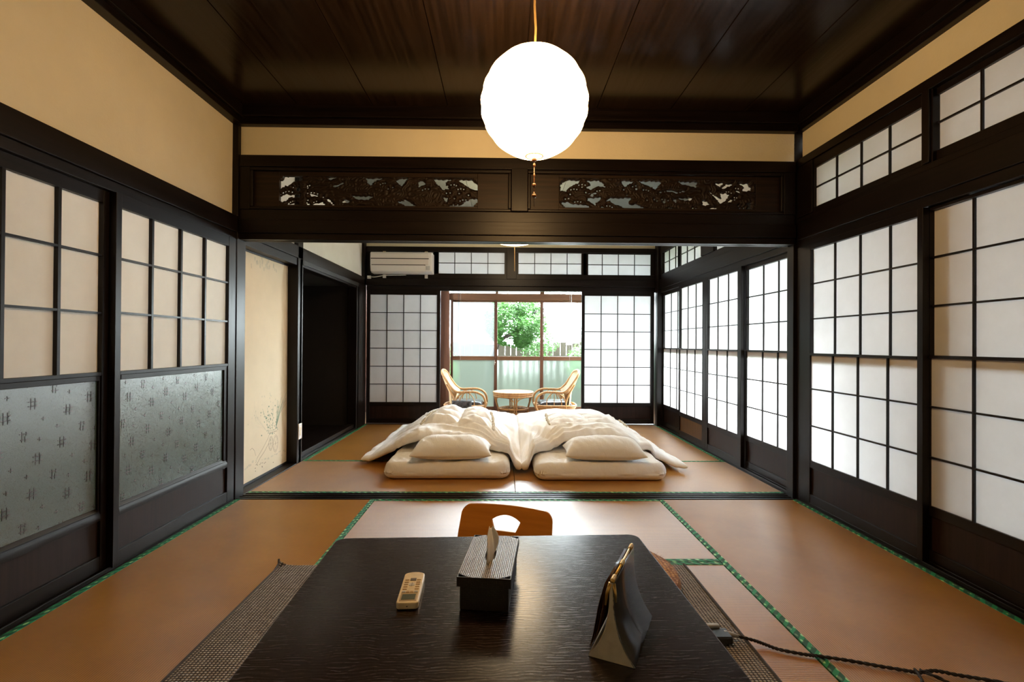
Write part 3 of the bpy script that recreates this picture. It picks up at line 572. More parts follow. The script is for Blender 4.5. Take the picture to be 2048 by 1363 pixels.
LDOT2 = [(60,310),(105,290),(145,285),(205,390),(290,365),(850,405),(900,385),(960,385),(1385,305),(1445,300),(1485,315),(1320,330),(1520,385),(1570,375),(1625,385),(1300,460),(1370,455),(1450,560),(1560,605),(1610,585),(1665,585),(1435,680),(1515,680),(1540,465),(1715,495)]
RP = [[(105,270),(200,190),(475,190),(450,230),(330,280),(230,350),(215,390),(100,380)],[(600,190),(820,190),(920,250),(950,300),(830,290),(740,320),(670,370),(570,310),(680,280),(650,230)],
[(1255,190),(1500,190),(1400,250),(1310,300)],[(1600,190),(2030,190),(1950,300),(1900,350),(1850,310),(1700,250)],[(620,520),(860,510),(850,570),(780,600),(760,650),(680,600),(620,570)],
[(1010,520),(1440,510),(1390,620),(1450,650),(1560,620),(1640,680),(1860,740),(1340,740),(1250,660),(1130,630),(1040,560),(970,570)],[(860,735),(890,680),(1040,720),(1050,735)],
[(110,620),(250,590),(290,620),(400,640),(620,660),(700,735),(230,735),(160,670)],[(625,430),(760,420),(740,440),(680,450)],[(620,480),(700,490),(800,430),(770,420),(690,470)],[(1350,455),(1400,460),(1440,490),(1380,470)]]
RP2 = [[(490,195),(840,195),(820,290),(700,260),(560,240)],[(100,400),(330,355),(480,390),(640,355),(560,385),(480,410),(330,375)],[(1260,340),(1400,230),(1540,220),(1450,270),(1330,310)],
[(1090,380),(1310,520),(1290,400),(1400,400),(1460,430),(1410,510),(1350,570),(1280,590),(1190,490),(1130,430)],[(1640,215),(1830,215),(1830,270),(1880,300),(1870,340),(1700,360),(1745,290),(1700,240)],
[(1790,610),(1870,570),(1870,680),(1830,735),(1780,700),(1830,650)],[(950,560),(1030,550),(1080,610),(1040,635),(950,630)],[(990,745),(1120,675),(1230,670),(1210,700),(1120,745)],[(690,740),(740,720),(810,720),(780,740)],
[(210,730),(310,685),(440,725)],[(480,510),(760,495),(720,540),(620,540)],[(1440,570),(1480,520),(1570,520),(1500,560)],[(1590,350),(1640,340),(1690,380),(1620,370)],[(370,520),(460,530),(430,590)],[(1180,210),(1360,210),(1280,270)]]
RDOT = [(450,272),(510,262),(570,270),(510,308),(300,362),(358,350),(412,355),(795,385),(850,372),(585,412),(285,450),(195,540),(258,530),(375,595),(432,585),(485,592),(1475,290),(1535,275),(1545,335,20),(1680,350),(1730,350),(1775,365),(980,660),(1040,665),(1085,688),(1305,350),(1750,545),(1890,530),(1940,560)]
RDOT2 = [(175,525),(225,530),(290,545),(215,575,24),(765,690),(825,700),(1405,370),(1450,368),(1500,390),(1585,300),(1635,305),(1560,475),(1605,480),(1635,640),(1690,640),(1735,675),(1660,680),(1670,740)]
PXM = 3.2/F_PX       # metres per photo pixel on the transom plane
def transom(label, polys, dots, ox, oy, X0, Z0, bx0, bx1, ux0, ux1, uz0, uz1, mitre):
    """polys: outlines of the pierced parts, measured on the panel, in units of 1/9.31 px from (ox, oy)"""
    cv = lambda p: (X0+(p[0]/9.31)*PXM, Z0-(p[1]/9.31)*PXM)
    P = [[cv(q) for q in pl_] for pl_ in polys]; Dt = [(*cv(q), (q[2] if len(q) > 2 else 13)/9.31*PXM) for q in dots]
    r = empty('carved_transom', ((bx0+bx1)/2, 3.24, 1.853), label, 'transom', 'carved transoms over the opening')
    cn = 0.026
    f = MB()          # board with a notched opening
    f.box(bx0, ux0, 3.225, 3.255, 1.853, 2.127).box(ux1, bx1, 3.225, 3.255, 1.853, 2.127).box(ux0, ux1, 3.225, 3.255, uz1, 2.127).box(ux0, ux1, 3.225, 3.255, 1.853, uz0)
    for sx, xe in ((1, ux0), (-1, ux1)):
        for sz, ze in ((1, uz0), (-1, uz1)):
            pts = [(xe, ze), (xe+sx*cn, ze)]+[(xe+sx*cn*(0.5+0.5*math.cos(a)), ze+sz*cn*0.6*math.sin(a)) for a in (0.6, 1.2)]+[(xe+sx*cn*.45, ze+sz*cn*.6), (xe+sx*cn*.4, ze+sz*cn*.9), (xe, ze+sz*cn)]
            f.extrude(pts if sx*sz < 0 else pts[::-1], lambda a, b, c: (a, c, b), 3.225, 3.255)
    f.build('board', wood('carved_board_wood', 'x', (0.008, 0.0045, 0.003), (0.028, 0.016, 0.009), 0.42), r, bevel=0.002)
    g = MB()
    for (a0, a1, b0, b1) in ((bx0, bx1, 2.105, 2.127), (bx0, bx1, 1.853, 1.872), (bx0, bx0+0.02, 1.872, 2.105), (bx1-0.02, bx1, 1.872, 2.105)): g.box(a0, a1, 3.195, 3.226, b0, b1)
    g.build('molding', WX, r, bevel=0.006)
    # pierced relief: iso contour of the openings
    st = 0.0032; nx = int((ux1-ux0)/st); nz = int((uz1-uz0)/st)
    bb = [(min(q[0] for q in p), max(q[0] for q in p), min(q[1] for q in p), max(q[1] for q in p)) for p in P]
    def F(x, z):
        wz = 0.0022*math.sin(x*190+3*math.sin(z*150)) + 0.0016*math.sin(z*230+x*70); v = 0.05
        for p, b in zip(P, bb):
            if b[0]-0.03 < x < b[1]+0.03 and b[2]-0.03 < z < b[3]+0.03:
                d = dist_poly(x, z, p); v = min(v, -d if in_poly(x, z, p) else d)
        v += wz if v > -0.012 else 0
        for a, b, q in Dt:
            if abs(a-x) < 0.03: v = min(v, math.hypot(x-a, z-b)-q*1.05)
        return v
    V = [[F(ux0+i*st, uz0+j*st) for j in range(nz+1)] for i in range(nx+1)]
    ids = {}; vs = []; fs = []
    def vid(i, j, k):
        if (i, j, k) not in ids:
            x, z = ux0+i*st, uz0+j*st; v = V[i][j]
            if abs(v) < st and 0 < i < nx and 0 < j < nz:
                gx, gz = (V[i+1][j]-V[i-1][j])/(2*st), (V[i][j+1]-V[i][j-1])/(2*st); q = gx*gx+gz*gz
                if q > 0.2: x -= max(-.45, min(.45, v*gx/q/st))*st; z -= max(-.45, min(.45, v*gz/q/st))*st
            c = noise.noise(Vector((x*16, z*24, 1.3))); h = 0.5+0.5*math.sin(24*c+x*30)
            dep = min(max(v, 0)/0.012, 1.0)
            y = 3.243-0.012*dep-0.006*h*dep if k == 0 else 3.2485+0.0*dep
            ids[(i, j, k)] = len(vs); vs.append((x, y, z))
        return ids[(i, j, k)]
    sol = lambda i, j: 0 <= i < nx and 0 <= j < nz and (V[i][j]+V[i+1][j]+V[i][j+1]+V[i+1][j+1]) > 0
    for i in range(nx):
        for j in range(nz):
            if not sol(i, j): continue
            fs.append((vid(i, j, 0), vid(i+1, j, 0), vid(i+1, j+1, 0), vid(i, j+1, 0))); fs.append((vid(i, j, 1), vid(i, j+1, 1), vid(i+1, j+1, 1), vid(i+1, j, 1)))
            for (di, dj, a, b) in ((-1, 0, (i, j+1), (i, j)), (1, 0, (i+1, j), (i+1, j+1)), (0, -1, (i, j), (i+1, j)), (0, 1, (i+1, j+1), (i, j+1))):
                if not sol(i+di, j+dj): fs.append((vid(*a, 0), vid(*a, 1), vid(*b, 1), vid(*b, 0)))
    c = MB(); c.add(vs, fs); c.build('pine_carving', wood('carving_wood', 'x', (0.006, 0.0035, 0.0025), (0.022, 0.012, 0.007), 0.5), r, smooth=True)
sh = lambda L, k: [[(a[0]+k, a[1]) for a in p] for p in L]
sd = lambda L, k: [(a[0]+k,)+tuple(a[1:]) for a in L]
def zx(px, py): return (px-1007)*PXM, 1-(py-687+(px-1007)*-0.0075)*PXM
x0, z0 = zx(540, 330); 
transom('left carved pine-tree transom, whitest gaps at its left end', LP+sh(LP2, 1955), LDOT+sd(LDOT2, 1955), 540, 330, x0, z0, -1.634, 0.045, -1.459, -0.175, 1.892, 2.079, True)
x0, z0 = zx(1110, 335)
transom('right carved pine-tree transom, whitest gaps at its right end', RP+sh(RP2, 1862), RDOT+sd(RDOT2, 1862), 1110, 335, x0, z0, 0.150, 1.827, 0.357, 1.656, 1.894, 2.087, True)

# ------------------------------------------------------------------ tatami mats
def mat_thing(xa, xb, ya, yb, label, along):
    """along: 'x' or 'y' = direction of the long side"""
    cxm, cym = (xa+xb)/2, (ya+yb)/2; L, B = (xb-xa, yb-ya) if along == 'x' else (yb-ya, xb-xa)
    r = empty('tatami_mat', (cxm, cym, -0.055), label, 'tatami mat', 'tatami mats on the floor', rz=0 if along == 'x' else PI/2, world=False)
    g = 0.0007; l, b = L/2-g, B/2-g
    MB().box(-l, l, -b, b, 0.0, 0.0535).build('woven_surface', TATAMI, r, uv=True, bevel=0.002)
    for s in (-1, 1):
        e = MB(); y0, y1 = (b-0.029, b+0.0003) if s > 0 else (-b-0.0003, -b+0.029); e.box(-l, l, y0, y1, 0.01, 0.0555); e.build('green_border', TAPE, r, bevel=0.0012)
mat_thing(-0.815, 1.008, 2.277, 3.19, 'pale tatami mat lying crosswise between the table and the threshold', 'x')
mat_thing(-0.815, 1.008, 1.362, 2.275, 'tatami mat partly under the rug and low table, its right end bare', 'x')
mat_thing(-1.70, -0.817, 1.362, 3.19, 'orange-brown tatami mat running along the left glass doors', 'y')
mat_thing(1.010, 1.91, 1.362, 3.19, 'orange-brown tatami mat running along the right doors, with the cord across its near end', 'y')
mat_thing(-1.70, 0.085, 3.327, 4.25, 'crosswise tatami mat under the head of the left futon', 'x')
mat_thing(0.087, 1.91, 3.327, 4.25, 'crosswise tatami mat under the head of the right futon', 'x')
mat_thing(-1.70, -0.81, 4.252, 6.13, 'lengthwise tatami mat beside the dark alcove', 'y')
mat_thing(-0.808, 0.085, 4.252, 6.13, 'lengthwise tatami mat mostly covered by the left duvet', 'y')
mat_thing(0.087, 1.0, 4.252, 6.13, 'lengthwise tatami mat mostly covered by the right duvet', 'y')
mat_thing(1.002, 1.91, 4.252, 6.13, 'lengthwise tatami mat along the bright papered doors of the far room', 'y')
mat_thing(-0.815, 1.008, 0.447, 1.360, 'tatami mat under the near end of the low table', 'x')

# ------------------------------------------------------------------ bedding
def sstep(a, b, x):
    t = max(0.0, min(1.0, (x-a)/(b-a))); return t*t*(3-2*t)
def nz3(x, y, s): return noise.noise(Vector((x, y, s)))
def mattress(xa, xb, ya, yb, label, seed):
    nu, nv = 90, 120; top = []; bot = []; H = 0.128
    for i in range(nu+1):
        for j in range(nv+1):
            u, v = i/nu, j/nv
            # denser samples towards the border
            U = 0.5-0.5*math.cos(PI*u); V_ = 0.5-0.5*math.cos(PI*v)
            x = xa+(xb-xa)*U; y = ya+(yb-ya)*V_
            cr = 0.09; dx = min(U, 1-U)*(xb-xa); dy = min(V_, 1-V_)*(yb-ya)
            e = cr-math.hypot(max(0, cr-dx), max(0, cr-dy)) if (dx < cr and dy < cr) else min(dx, dy)
            e = max(e, 0); t = min(e/0.06, 1); p = math.sqrt(max(0, 1-(1-t)**2))
            if dx < cr and dy < cr:      # pull the corner in
                k = math.hypot(cr-dx, cr-dy)
                if k > cr:
                    sx = 1 if U < .5 else -1; sy = 1 if V_ < .5 else -1; cx_, cy_ = (xa+cr if U < .5 else xb-cr), (ya+cr if V_ < .5 else yb-cr)
                    x = cx_-sx*(cr-dx)/k*cr; y = cy_-sy*(cr-dy)/k*cr
            wv = 0.009*nz3(x*7, y*7, seed)+0.005*nz3(x*22, y*9, seed+4)+0.008*abs(nz3(x*30+y*20, y*5, seed+2))
            mid = 0.055+0.012*nz3(x*2.5, y*2.5, seed); 
            top.append((x+0.006*nz3(y*9, x*3, seed), y-0.012*(1-t)*nz3(x*5, 0, seed)-0.006*nz3(x*14, 1, seed), mid+(H-mid)*p+wv*p)); bot.append((x, y, max(0.003, mid-(mid-0.003)*p)))
    MBs = MB(); MBs.shell(top, bot, nu, nv); return MBs
fl = empty('futon_mattress', (-0.415, 4.7, 0.0), 'left folded-edge white futon mattress on the tatami', 'futon mattress')
mattress(-0.885, 0.055, 3.625, 5.66, '', 1.0).build('mattress_cover', SHEET, fl, smooth=True)
fr_ = empty('futon_mattress', (0.73, 4.7, 0.0), 'right white futon mattress on the tatami, sheet creased at its right corner', 'futon mattress')
mattress(0.235, 1.215, 3.59, 5.63, '', 5.0).build('mattress_cover', SHEET, fr_, smooth=True)
def pillow(cx0, cy0, cz0, L, B, H, rz, label, seed):
    r = empty('pillow', (cx0, cy0, cz0), label, 'pillow', 'white pillows on the futons', rz=rz, world=False)
    nu, nv = 60, 44; top = []; bot = []
    for i in range(nu+1):
        for j in range(nv+1):
            a = -1+2*(0.5-0.5*math.cos(PI*i/nu)); b = -1+2*(0.5-0.5*math.cos(PI*j/nv))
            k = 1-0.10*(1-a*a)*abs(b)**3; kk = 1-0.07*(1-b*b)*abs(a)**3
            x, y = a*L/2*kk, b*B/2*k
            prof = (max(0, (1-a**4)))**0.55*(max(0, (1-b*b)))**0.55
            cre = 0.012*abs(nz3(x*16+y*10, y*5, seed))*prof+0.010*nz3(x*5, y*5, seed+2)*prof+0.005*abs(nz3(x*30, y*7, seed+9))*(abs(a)**2)*prof
            top.append((x, y, H*0.30+H*0.72*prof-cre)); bot.append((x, y, max(0.0, H*0.30-H*0.34*prof)))
    m_ = MB(); m_.shell(top, bot, nu, nv); m_.build('pillow_case', SHEET, r, smooth=True); return r
pillow(-0.385, 3.79, 0.135, 0.60, 0.38, 0.165, 0.03, 'plump white pillow leaning at the head of the left futon', 2.0)
pillow(0.765, 3.775, 0.135, 0.60, 0.38, 0.165, -0.06, 'white pillow with a pointed right corner on the right futon', 8.0)
def duvet(xa, xb, sgn, label, seed, puffs, puff_h, Yf, inner):
    """sgn=+1: outer edge is xa (left duvet); -1: outer edge is xb"""
    nu, nv = 170, 190; top = []; bot = []; W_ = xb-xa; YB = 5.78; MR = (-0.885, 0.055, 3.62, 5.66) if sgn > 0 else (0.235, 1.215, 3.59, 5.63)
    puffc = puffs
    for i in range(nu+1):
        for j in range(nv+1):
            u, v = i/nu, j/nv; U = 0.5-0.5*math.cos(PI*u)*(1) if True else u; U = 0.45*U+0.55*u; V_ = v**1.15
            x = xa+W_*U; o = (x-xa) if sgn > 0 else (xb-x); q = (xb-x) if sgn > 0 else (x-xa)   # distance from outer / inner edge
            yf = Yf(o/W_); y = yf+(YB-yf)*V_
            e = min(o, q, (y-yf), (YB-y)); 
            So = sstep(0.0, 0.52, o)**0.9; Si = 1-(1-inner(y))*(1-sstep(0.0, 0.42, q))
            front = 1-0.10*(1-sstep(0, 0.25, y-yf)); foot = 1-0.35*sstep(5.2, 5.78, y)
            Hc = 0.242*So*Si*front*foot
            # folds
            fo = 0.010*nz3(x*3.2, y*3.0, seed)+0.006*abs(nz3(x*9+y*4, y*3, seed+1))
            th = math.atan2(y-(yf-0.05), (x-(xb if sgn > 0 else xa))*sgn*-1+0.05); rad = math.hypot(y-yf, q)
            fan = abs(nz3(th*5.5, rad*1.1, seed+3))*0.034*math.exp(-rad*1.5)*sstep(0.02, 0.2, rad)
            fo += -fan*1.3+0.012*math.exp(-rad*1.5)
            so = math.exp(-((o-0.28)/0.25)**2); fo += -0.013*so*abs(nz3((x*sgn*1.2-y*0.9)*7, (x+y)*1.2, seed+5))
            if y-yf < 0.35: fo += -0.012*abs(nz3(x*10, (y-yf)*2.5+x*2, seed+7))*math.exp(-(y-yf)*6)
            fo += -0.008*abs(nz3(x*7-y*4*sgn, y*1.5+x*1.2, seed+11)); pf = 0
            for (px0, px1, py0, py1) in puffc:
                if px0 < x < px1 and py0 < y < py1:
                    a = math.sin(PI*(x-px0)/(px1-px0)); b = math.sin(PI*(y-py0)/(py1-py0)); pf = puff_h*(a*b)**0.4-0.024+0.010*nz3(x*22, y*4, seed)*a*b-0.008*abs(nz3(x*9+y*9, y*3, seed+2))*(1-a*b)
            sup = 0.135*sstep(-0.06, 0.02, min(x-MR[0], MR[1]-x, y-MR[2], MR[3]-y)) if sstep(-0.06, 0.02, min(x-MR[0], MR[1]-x, y-MR[2], MR[3]-y)) > 0 else 0
            z = max(0.030+Hc+fo*1.9*min(1, Hc*12)+pf, sup+0.045+fo*1.5)
            t = min(max(e, 0)/0.055, 1); th_ = 0.042*math.sqrt(max(0, 1-(1-t)**2))*(0.55+0.45*So)
            xw = x+0.015*nz3(y*3, 0.5, seed)*(1-sstep(0, .2, o)); yw = y+(0.016*nz3(x*4, 2.5, seed)*(1-sstep(0, .2, y-yf)))
            top.append((xw, yw, max(z+th_, 0.012+th_))); bot.append((xw, yw, max(z-th_, 0.006, min(sup+0.006, max(z+th_, 0.012+th_)-0.002))))
    m_ = MB(); m_.shell(top, bot, nu, nv); return m_
PL_ = [(-0.70, -0.395, 4.32, 4.56), (-0.70, -0.395, 4.56, 4.80), (-0.68, -0.395, 4.80, 5.12), (-0.395, -0.09, 4.26, 4.52), (-0.395, -0.09, 4.52, 4.80), (-0.395, -0.12, 4.80, 5.12)]
PR_ = [(0.42, 0.76, 4.36, 4.58), (0.76, 1.10, 4.36, 4.60), (0.43, 0.76, 4.58, 4.86), (0.76, 1.08, 4.60, 4.86)]
inn = lambda y: 0.12+0.62*sstep(3.8, 4.7, y)
dl = empty('duvet', (-0.5, 4.8, 0.0), 'left rumpled white duvet with tall puffed squares and gathered trim', 'duvet', 'white duvets over the futons')
duvet(-1.17, 0.147, 1, '', 3.0, PL_, 0.085, lambda t: 4.10-0.10*sstep(0, .4, t)+0.01*sstep(0.3, .6, t)-0.22*sstep(.78, 1, t), inn).build('duvet_cover', SHEET_D, dl, smooth=True)
dr = empty('duvet', (0.78, 4.8, 0.0), 'right white duvet, flatter, its front folded diagonally towards the middle', 'duvet', 'white duvets over the futons')
duvet(0.139, 1.445, -1, '', 12.0, PR_, 0.045, lambda t: 3.86+0.14*sstep(0, .22, t)-0.22*sstep(.78, 1, t), inn).build('duvet_cover', SHEET_D, dr, smooth=True)
def ruffle(parent, pts, nm='gathered_trim'):
    m_ = MB(); P = []
    for (a, b) in zip(pts[:-1], pts[1:]):
        a, b = Vector(a), Vector(b); n = int((b-a).length/0.008)
        for i in range(n): P.append(a+(b-a)*i/n)
    m_.tube([p+Vector((0.009*math.sin(i*2.4), 0, 0.004*math.cos(i*2.9))) for i, p in enumerate(P)], [0.0055+0.0025*math.sin(i*1.7) for i in range(len(P))], 6)
    m_.build(nm, LACE, parent, smooth=True)
ruffle(dl, [(-0.71, 4.30, 0.298), (-0.71, 4.60, 0.318), (-0.70, 4.85, 0.325), (-0.66, 5.1, 0.32)])
ruffle(dl, [(-0.08, 4.24, 0.265), (-0.09, 4.55, 0.302), (-0.12, 4.9, 0.325)])
ruffle(dr, [(0.41, 4.38, 0.290), (0.41, 4.62, 0.305), (0.42, 4.85, 0.315)]); ruffle(dr, [(1.10, 4.38, 0.275), (1.09, 4.65, 0.29)])

# ------------------------------------------------------------------ lanterns
def lantern(loc, ra, rb, label, glow, top_z, pull, seed, ribs=14):
    r = empty('paper_lantern', loc, label, 'pendant lamp', world=False)
    n = 48; prof = []
    K = 40
    for k in range(K+1):
        t = -PI/2+0.16+(PI-0.32)*k/K; prof.append((ra*math.cos(t), rb*math.sin(t)))
    def fn(p, a, z):
        d = 1+0.010*math.sin(ribs*(z/rb)*1.7+0.4*math.sin(a*2))+0.014*noise.noise(Vector((math.cos(a)*1.7, math.sin(a)*1.7, z*9+seed)))
        return Vector((p.x*d, p.y*d, p.z))
    MB().lathe(prof, n=n, fn=fn).build('paper_shade', glow, r, smooth=True)
    rb0 = prof[0][0]
    MB().tube([(rb0*math.cos(a*PI/12), rb0*math.sin(a*PI/12), prof[0][1]) for a in range(24)], 0.003, 6, close=True).build('bottom_ring', CORDY, r)
    MB().tube([(0, 0, rb*0.97), (0.003, 0, rb+(top_z-rb)*0.3), (-0.002, 0, rb+(top_z-rb)*0.6), (0, 0, top_z)], 0.0045, 8).build('hanging_cord', CORDY, r)
    MB().lathe([(0.0, -0.03), (0.05, -0.028), (0.055, -0.004), (0.0, 0.0)][::-1], (0, 0, top_z), 24).build('ceiling_cap', WX, r, smooth=True)
    c = MB(); c.tube([(0, 0, -rb*0.985), (0.001, 0, -rb-pull)], 0.0012, 6); c.build('pull_cord', CORDY, r)
    return r
l1 = lantern((0.120, 2.0, 1.972), 0.2165, 0.2145, 'large glowing round paper lantern hanging over the low table', GLOW, CZ-1.972, 0.0, 1.0)
# knobs on the pull cord of the near lantern
k = MB(); zb = -0.2145
for (z, rr_) in ((-0.012, 0.011), (-0.034, 0.005), (-0.075, 0.004), (-0.115, 0.008), (-0.150, 0.004), (-0.158, 0.010)): k.lathe([(0, -0.009), (rr_*.8, -0.006), (rr_, 0), (rr_*.8, 0.006), (0, 0.009)], (0, 0, zb+z), 12)
k.tube([(0, 0, zb+0.006), (0, 0, zb-0.20)], 0.0016, 6); k.build('pull_knob', plain('amber_plastic_knob', (0.16, 0.07, 0.03), 0.3), l1, smooth=True)
l2 = lantern((0.100, 4.70, 2.075), 0.30, 0.135, 'flat round lamp mostly hidden above the beam in the far room', GLOW2, 2.54-2.075, 0.25, 4.0)

# ------------------------------------------------------------------ low table and what is on it
TZ = 0.34
tb = empty('low_table', (-0.025, 1.045, 0.0), 'dark lacquered low table with worn edges in the foreground', 'table', rz=0.033, world=False)
def rrect(x0, x1, y0, y1, r, n=6):
    P = []
    for (cx_, cy_, a0) in ((x1-r, y1-r, 0), (x0+r, y1-r, PI/2), (x0+r, y0+r, PI), (x1-r, y0+r, 3*PI/2)):
        P += [(cx_+r*math.cos(a0+PI/2*i/n), cy_+r*math.sin(a0+PI/2*i/n)) for i in range(n+1)]
    return P
# the table narrows a little like the real one seen square on
tp = rrect(-0.51, 0.515, -0.63, 0.66, 0.035)
MB().extrude(tp, lambda a, b, c: (a, b, c), TZ-0.032, TZ).build('table_top', TABLE, tb, bevel=0.003)
MB().extrude(rrect(-0.5115, 0.5165, -0.6315, 0.6615, 0.036), lambda a, b, c: (a, b, c), TZ-0.008, TZ-0.0035).build('worn_edge', WEDGE, tb)
MB().box(-0.43, 0.43, 0.50, 0.52, TZ-0.09, TZ-0.032).box(-0.43, 0.43, -0.52, -0.50, TZ-0.09, TZ-0.032).box(-0.43, -0.41, -0.5, 0.5, TZ-0.09, TZ-0.032).box(0.41, 0.43, -0.5, 0.5, TZ-0.09, TZ-0.032).build('apron', WX, tb)
for sx in (-1, 1):
    for sy in (-1, 1): MB().box(sx*0.45-0.03, sx*0.45+0.03, sy*0.54-0.03, sy*0.54+0.03, 0.012, TZ-0.032).build('leg', WZ, tb, bevel=0.004)
# tissue box
tx = empty('tissue_box', (-0.031, 1.352, TZ), 'dark woven tissue box with a pale plaited lid on the low table', 'tissue box', rz=-0.105, world=False)
MB().box(-0.061, 0.061, -0.128, 0.128, 0.001, 0.075).build('box_body', BOXSIDE, tx, bevel=0.003)
ld = MB(); n = 14
slot = [(0.012*math.cos(2*PI*i/24)*1.2, 0.045*math.sin(2*PI*i/24)) for i in range(24)]
rim = []
for i in range(24):
    a = 2*PI*i/24; c_, s_ = math.cos(a), math.sin(a); k_ = min(0.067/abs(c_) if abs(c_) > 1e-6 else 9, 0.135/abs(s_) if abs(s_) > 1e-6 else 9); rim.append((k_*c_, k_*s_))
for z, fl_ in ((0.086, 0), (0.083, 1)):
    vs = [(a, b, z) for a, b in slot]+[(a, b, z) for a, b in rim]
    ld.add(vs, [((i, (i+1) % 24, 24+(i+1) % 24, 24+i) if fl_ else (i, 24+i, 24+(i+1) % 24, (i+1) % 24)) for i in range(24)])
ld.build('lid', [BOXW], tx)
MB().box(-0.0672, 0.0672, -0.1355, -0.133, 0.062, 0.0855).box(-0.0672, 0.0672, 0.133, 0.1355, 0.062, 0.0855).box(-0.0672, -0.0645, -0.133, 0.133, 0.062, 0.0855).box(0.0645, 0.0672, -0.133, 0.133, 0.062, 0.0855).build('lid_rim', BOXSIDE, tx)
ts = empty('tissue', (-0.036, 1.335, TZ+0.083), 'white tissue sticking up out of the woven box', 'tissue', rz=0.0, world=False)
tm = MB(); top = []; 
NU, NV = 26, 16
for i in range(NU+1):
    for j in range(NV+1):
        t = i/NU; s_ = -1+2*j/NV; wdt = 0.025*(math.sin(PI*min(1, t*0.92+0.06)))**0.75*(1-0.25*t)+0.0004
        ang = 1.15-0.5*t; fold = 0.006*math.sin(s_*6+t*3)*(1-t*0.5)
        top.append(Vector((s_*wdt*math.cos(ang)*1.0+fold+0.004*t+0.010*math.sin(PI*t)*(-1)**0*0.6, s_*wdt*math.sin(ang)*1.5-0.030+0.050*t+0.01*t*t, -0.004+0.078*t-0.006*math.cos(s_*2))))
tm.add(top, [(i*(NV+1)+j, (i+1)*(NV+1)+j, (i+1)*(NV+1)+j+1, i*(NV+1)+j+1) for i in range(NU) for j in range(NV)])
to = tm.build('tissue_sheet', TISSUE, ts, smooth=True); sm = to.modifiers.new('thickness', 'SOLIDIFY'); sm.thickness = 0.0008
# remote control
rc = empty('remote_control', (-0.239, 1.315, TZ), 'cream air conditioner remote control lying on the low table', 'remote control', rz=0.05, world=False)
def rbody(w, l, z0, z1):
    P = [(-w, -l+.006), (-w+.006, -l), (w-.006, -l), (w, -l+.006)]; P += [(w, l-.016)]+[(w*math.cos(a), l-.016+.016*math.sin(a)) for a in (0.3, 0.6, 0.9, 1.2, PI/2, PI-1.2, PI-.9, PI-.6, PI-.3)]+[(-w, l-.016)]
    return MB().extrude(P, lambda a, b, c: (a, b, c), z0, z1)
rbody(0.0275, 0.084, 0.002, 0.019).build('case', CREAMPL, rc, bevel=0.003)
MB().box(-0.021, 0.021, -0.076, -0.030, 0.0185, 0.0195).build('display_surround', plain('tan_bezel', (0.40, 0.30, 0.17), 0.35), rc, bevel=0.0004)
MB().box(-0.017, 0.017, -0.070, -0.043, 0.0193, 0.0200).build('display', LCD, rc)
for i in range(4): MB().box(-0.0205+i*0.0105, -0.0205+i*0.0105+0.009, -0.034, -0.026, 0.0185, 0.0207).build('button', BUTTON if i in (1, 2) else GREYPL, rc, bevel=0.0008)
for s_ in (-1, 1):
    for q in range(5): MB().box(s_*0.0155-0.0055, s_*0.0155+0.0055, -0.018+q*0.0125, -0.0135+q*0.0125+(0.004 if (s_ > 0 and q == 2) else 0), 0.0185, 0.0203).build('button', BUTTON, rc, bevel=0.0006)
MB().box(-0.0075, 0.0085, 0.030, 0.043, 0.0185, 0.0208).build('power_button', BUTTON_D, rc, bevel=0.001)
cr_ = MB(); cr_.lathe([(0.0, 0.0), (0.008, 0.0), (0.008, 0.0016), (0, 0.0018)], (0.0, 0.008, 0.0187), 18); cr_.build('direction_pad', IVORY, rc)
ar = MB()
for a in (PI/2, -PI/2): ar.add([(0.003*math.cos(a+q), 0.008+0.0055*math.sin(a)+0.0028*math.sin(a+q), 0.0207) for q in (0, 2.1, 4.2)], [(0, 1, 2)])
ar.box(-0.004, 0.004, 0.0075, 0.0088, 0.0202, 0.0207).build('arrow_mark', BUTTON_D, rc)
MB().lathe([(0, 0), (0.0022, 0.0), (0.0022, 0.0008), (0, 0.0008)], (0, 0, 0), 12).build('ir_window', BLACKPL, rc).location = (0.0, -0.0845, 0.010)
# menu easel
me_ = empty('menu_stand', (0.275, 1.125, TZ), 'curved triangular menu stand holding a brown booklet with a gold rod', 'menu stand', rz=-0.45, world=False)
Hh, Ln = 0.162, 0.108
def hw(z): return 0.0035+0.045*(1-z/Hh)**3.0
zs = [Hh*i/18 for i in range(19)]
prof = [(-hw(z), z) for z in zs]+[(hw(z), z) for z in zs[::-1]]
MB().extrude(prof[::-1], lambda a, b, c: (a, c, b+0.001), -Ln, -Ln+0.0025).build('end_panel', IVORY, me_)
def curtain(fn_, za, zb, ya, yb, n=18):
    q = MB(); vs = []
    for i in range(n+1):
        z = za+(zb-za)*i/n; vs += [(fn_(z), ya, z+.001), (fn_(z), yb, z+.001)]
    return q.add(vs, [(2*i, 2*i+1, 2*i+3, 2*i+2) for i in range(n)])
for s_ in (-1, 1):
    o = curtain(lambda z: s_*hw(z), 0, Hh, -Ln, Ln).build('side_panel', STONE if s_ > 0 else IVORY, me_, smooth=True); md = o.modifiers.new('thickness', 'SOLIDIFY'); md.thickness = 0.0016
for k_ in range(3):
    q_ = 0.0035*k_
    o = curtain(lambda z: -(hw(z)+0.004+q_*(0.4+math.sin(PI*z/Hh))+0.012*math.sin(PI*min(1, z/Hh*0.9))), 0.012, Hh-0.008, -Ln+.006+q_, Ln-.006).build('booklet_page', LEATHER, me_, smooth=True)
    md = o.modifiers.new('thickness', 'SOLIDIFY'); md.thickness = 0.0012
q = MB(); q.tube([(0, -Ln+.004, Hh+.004), (0, Ln-.004, Hh+.006)], 0.0028, 8)
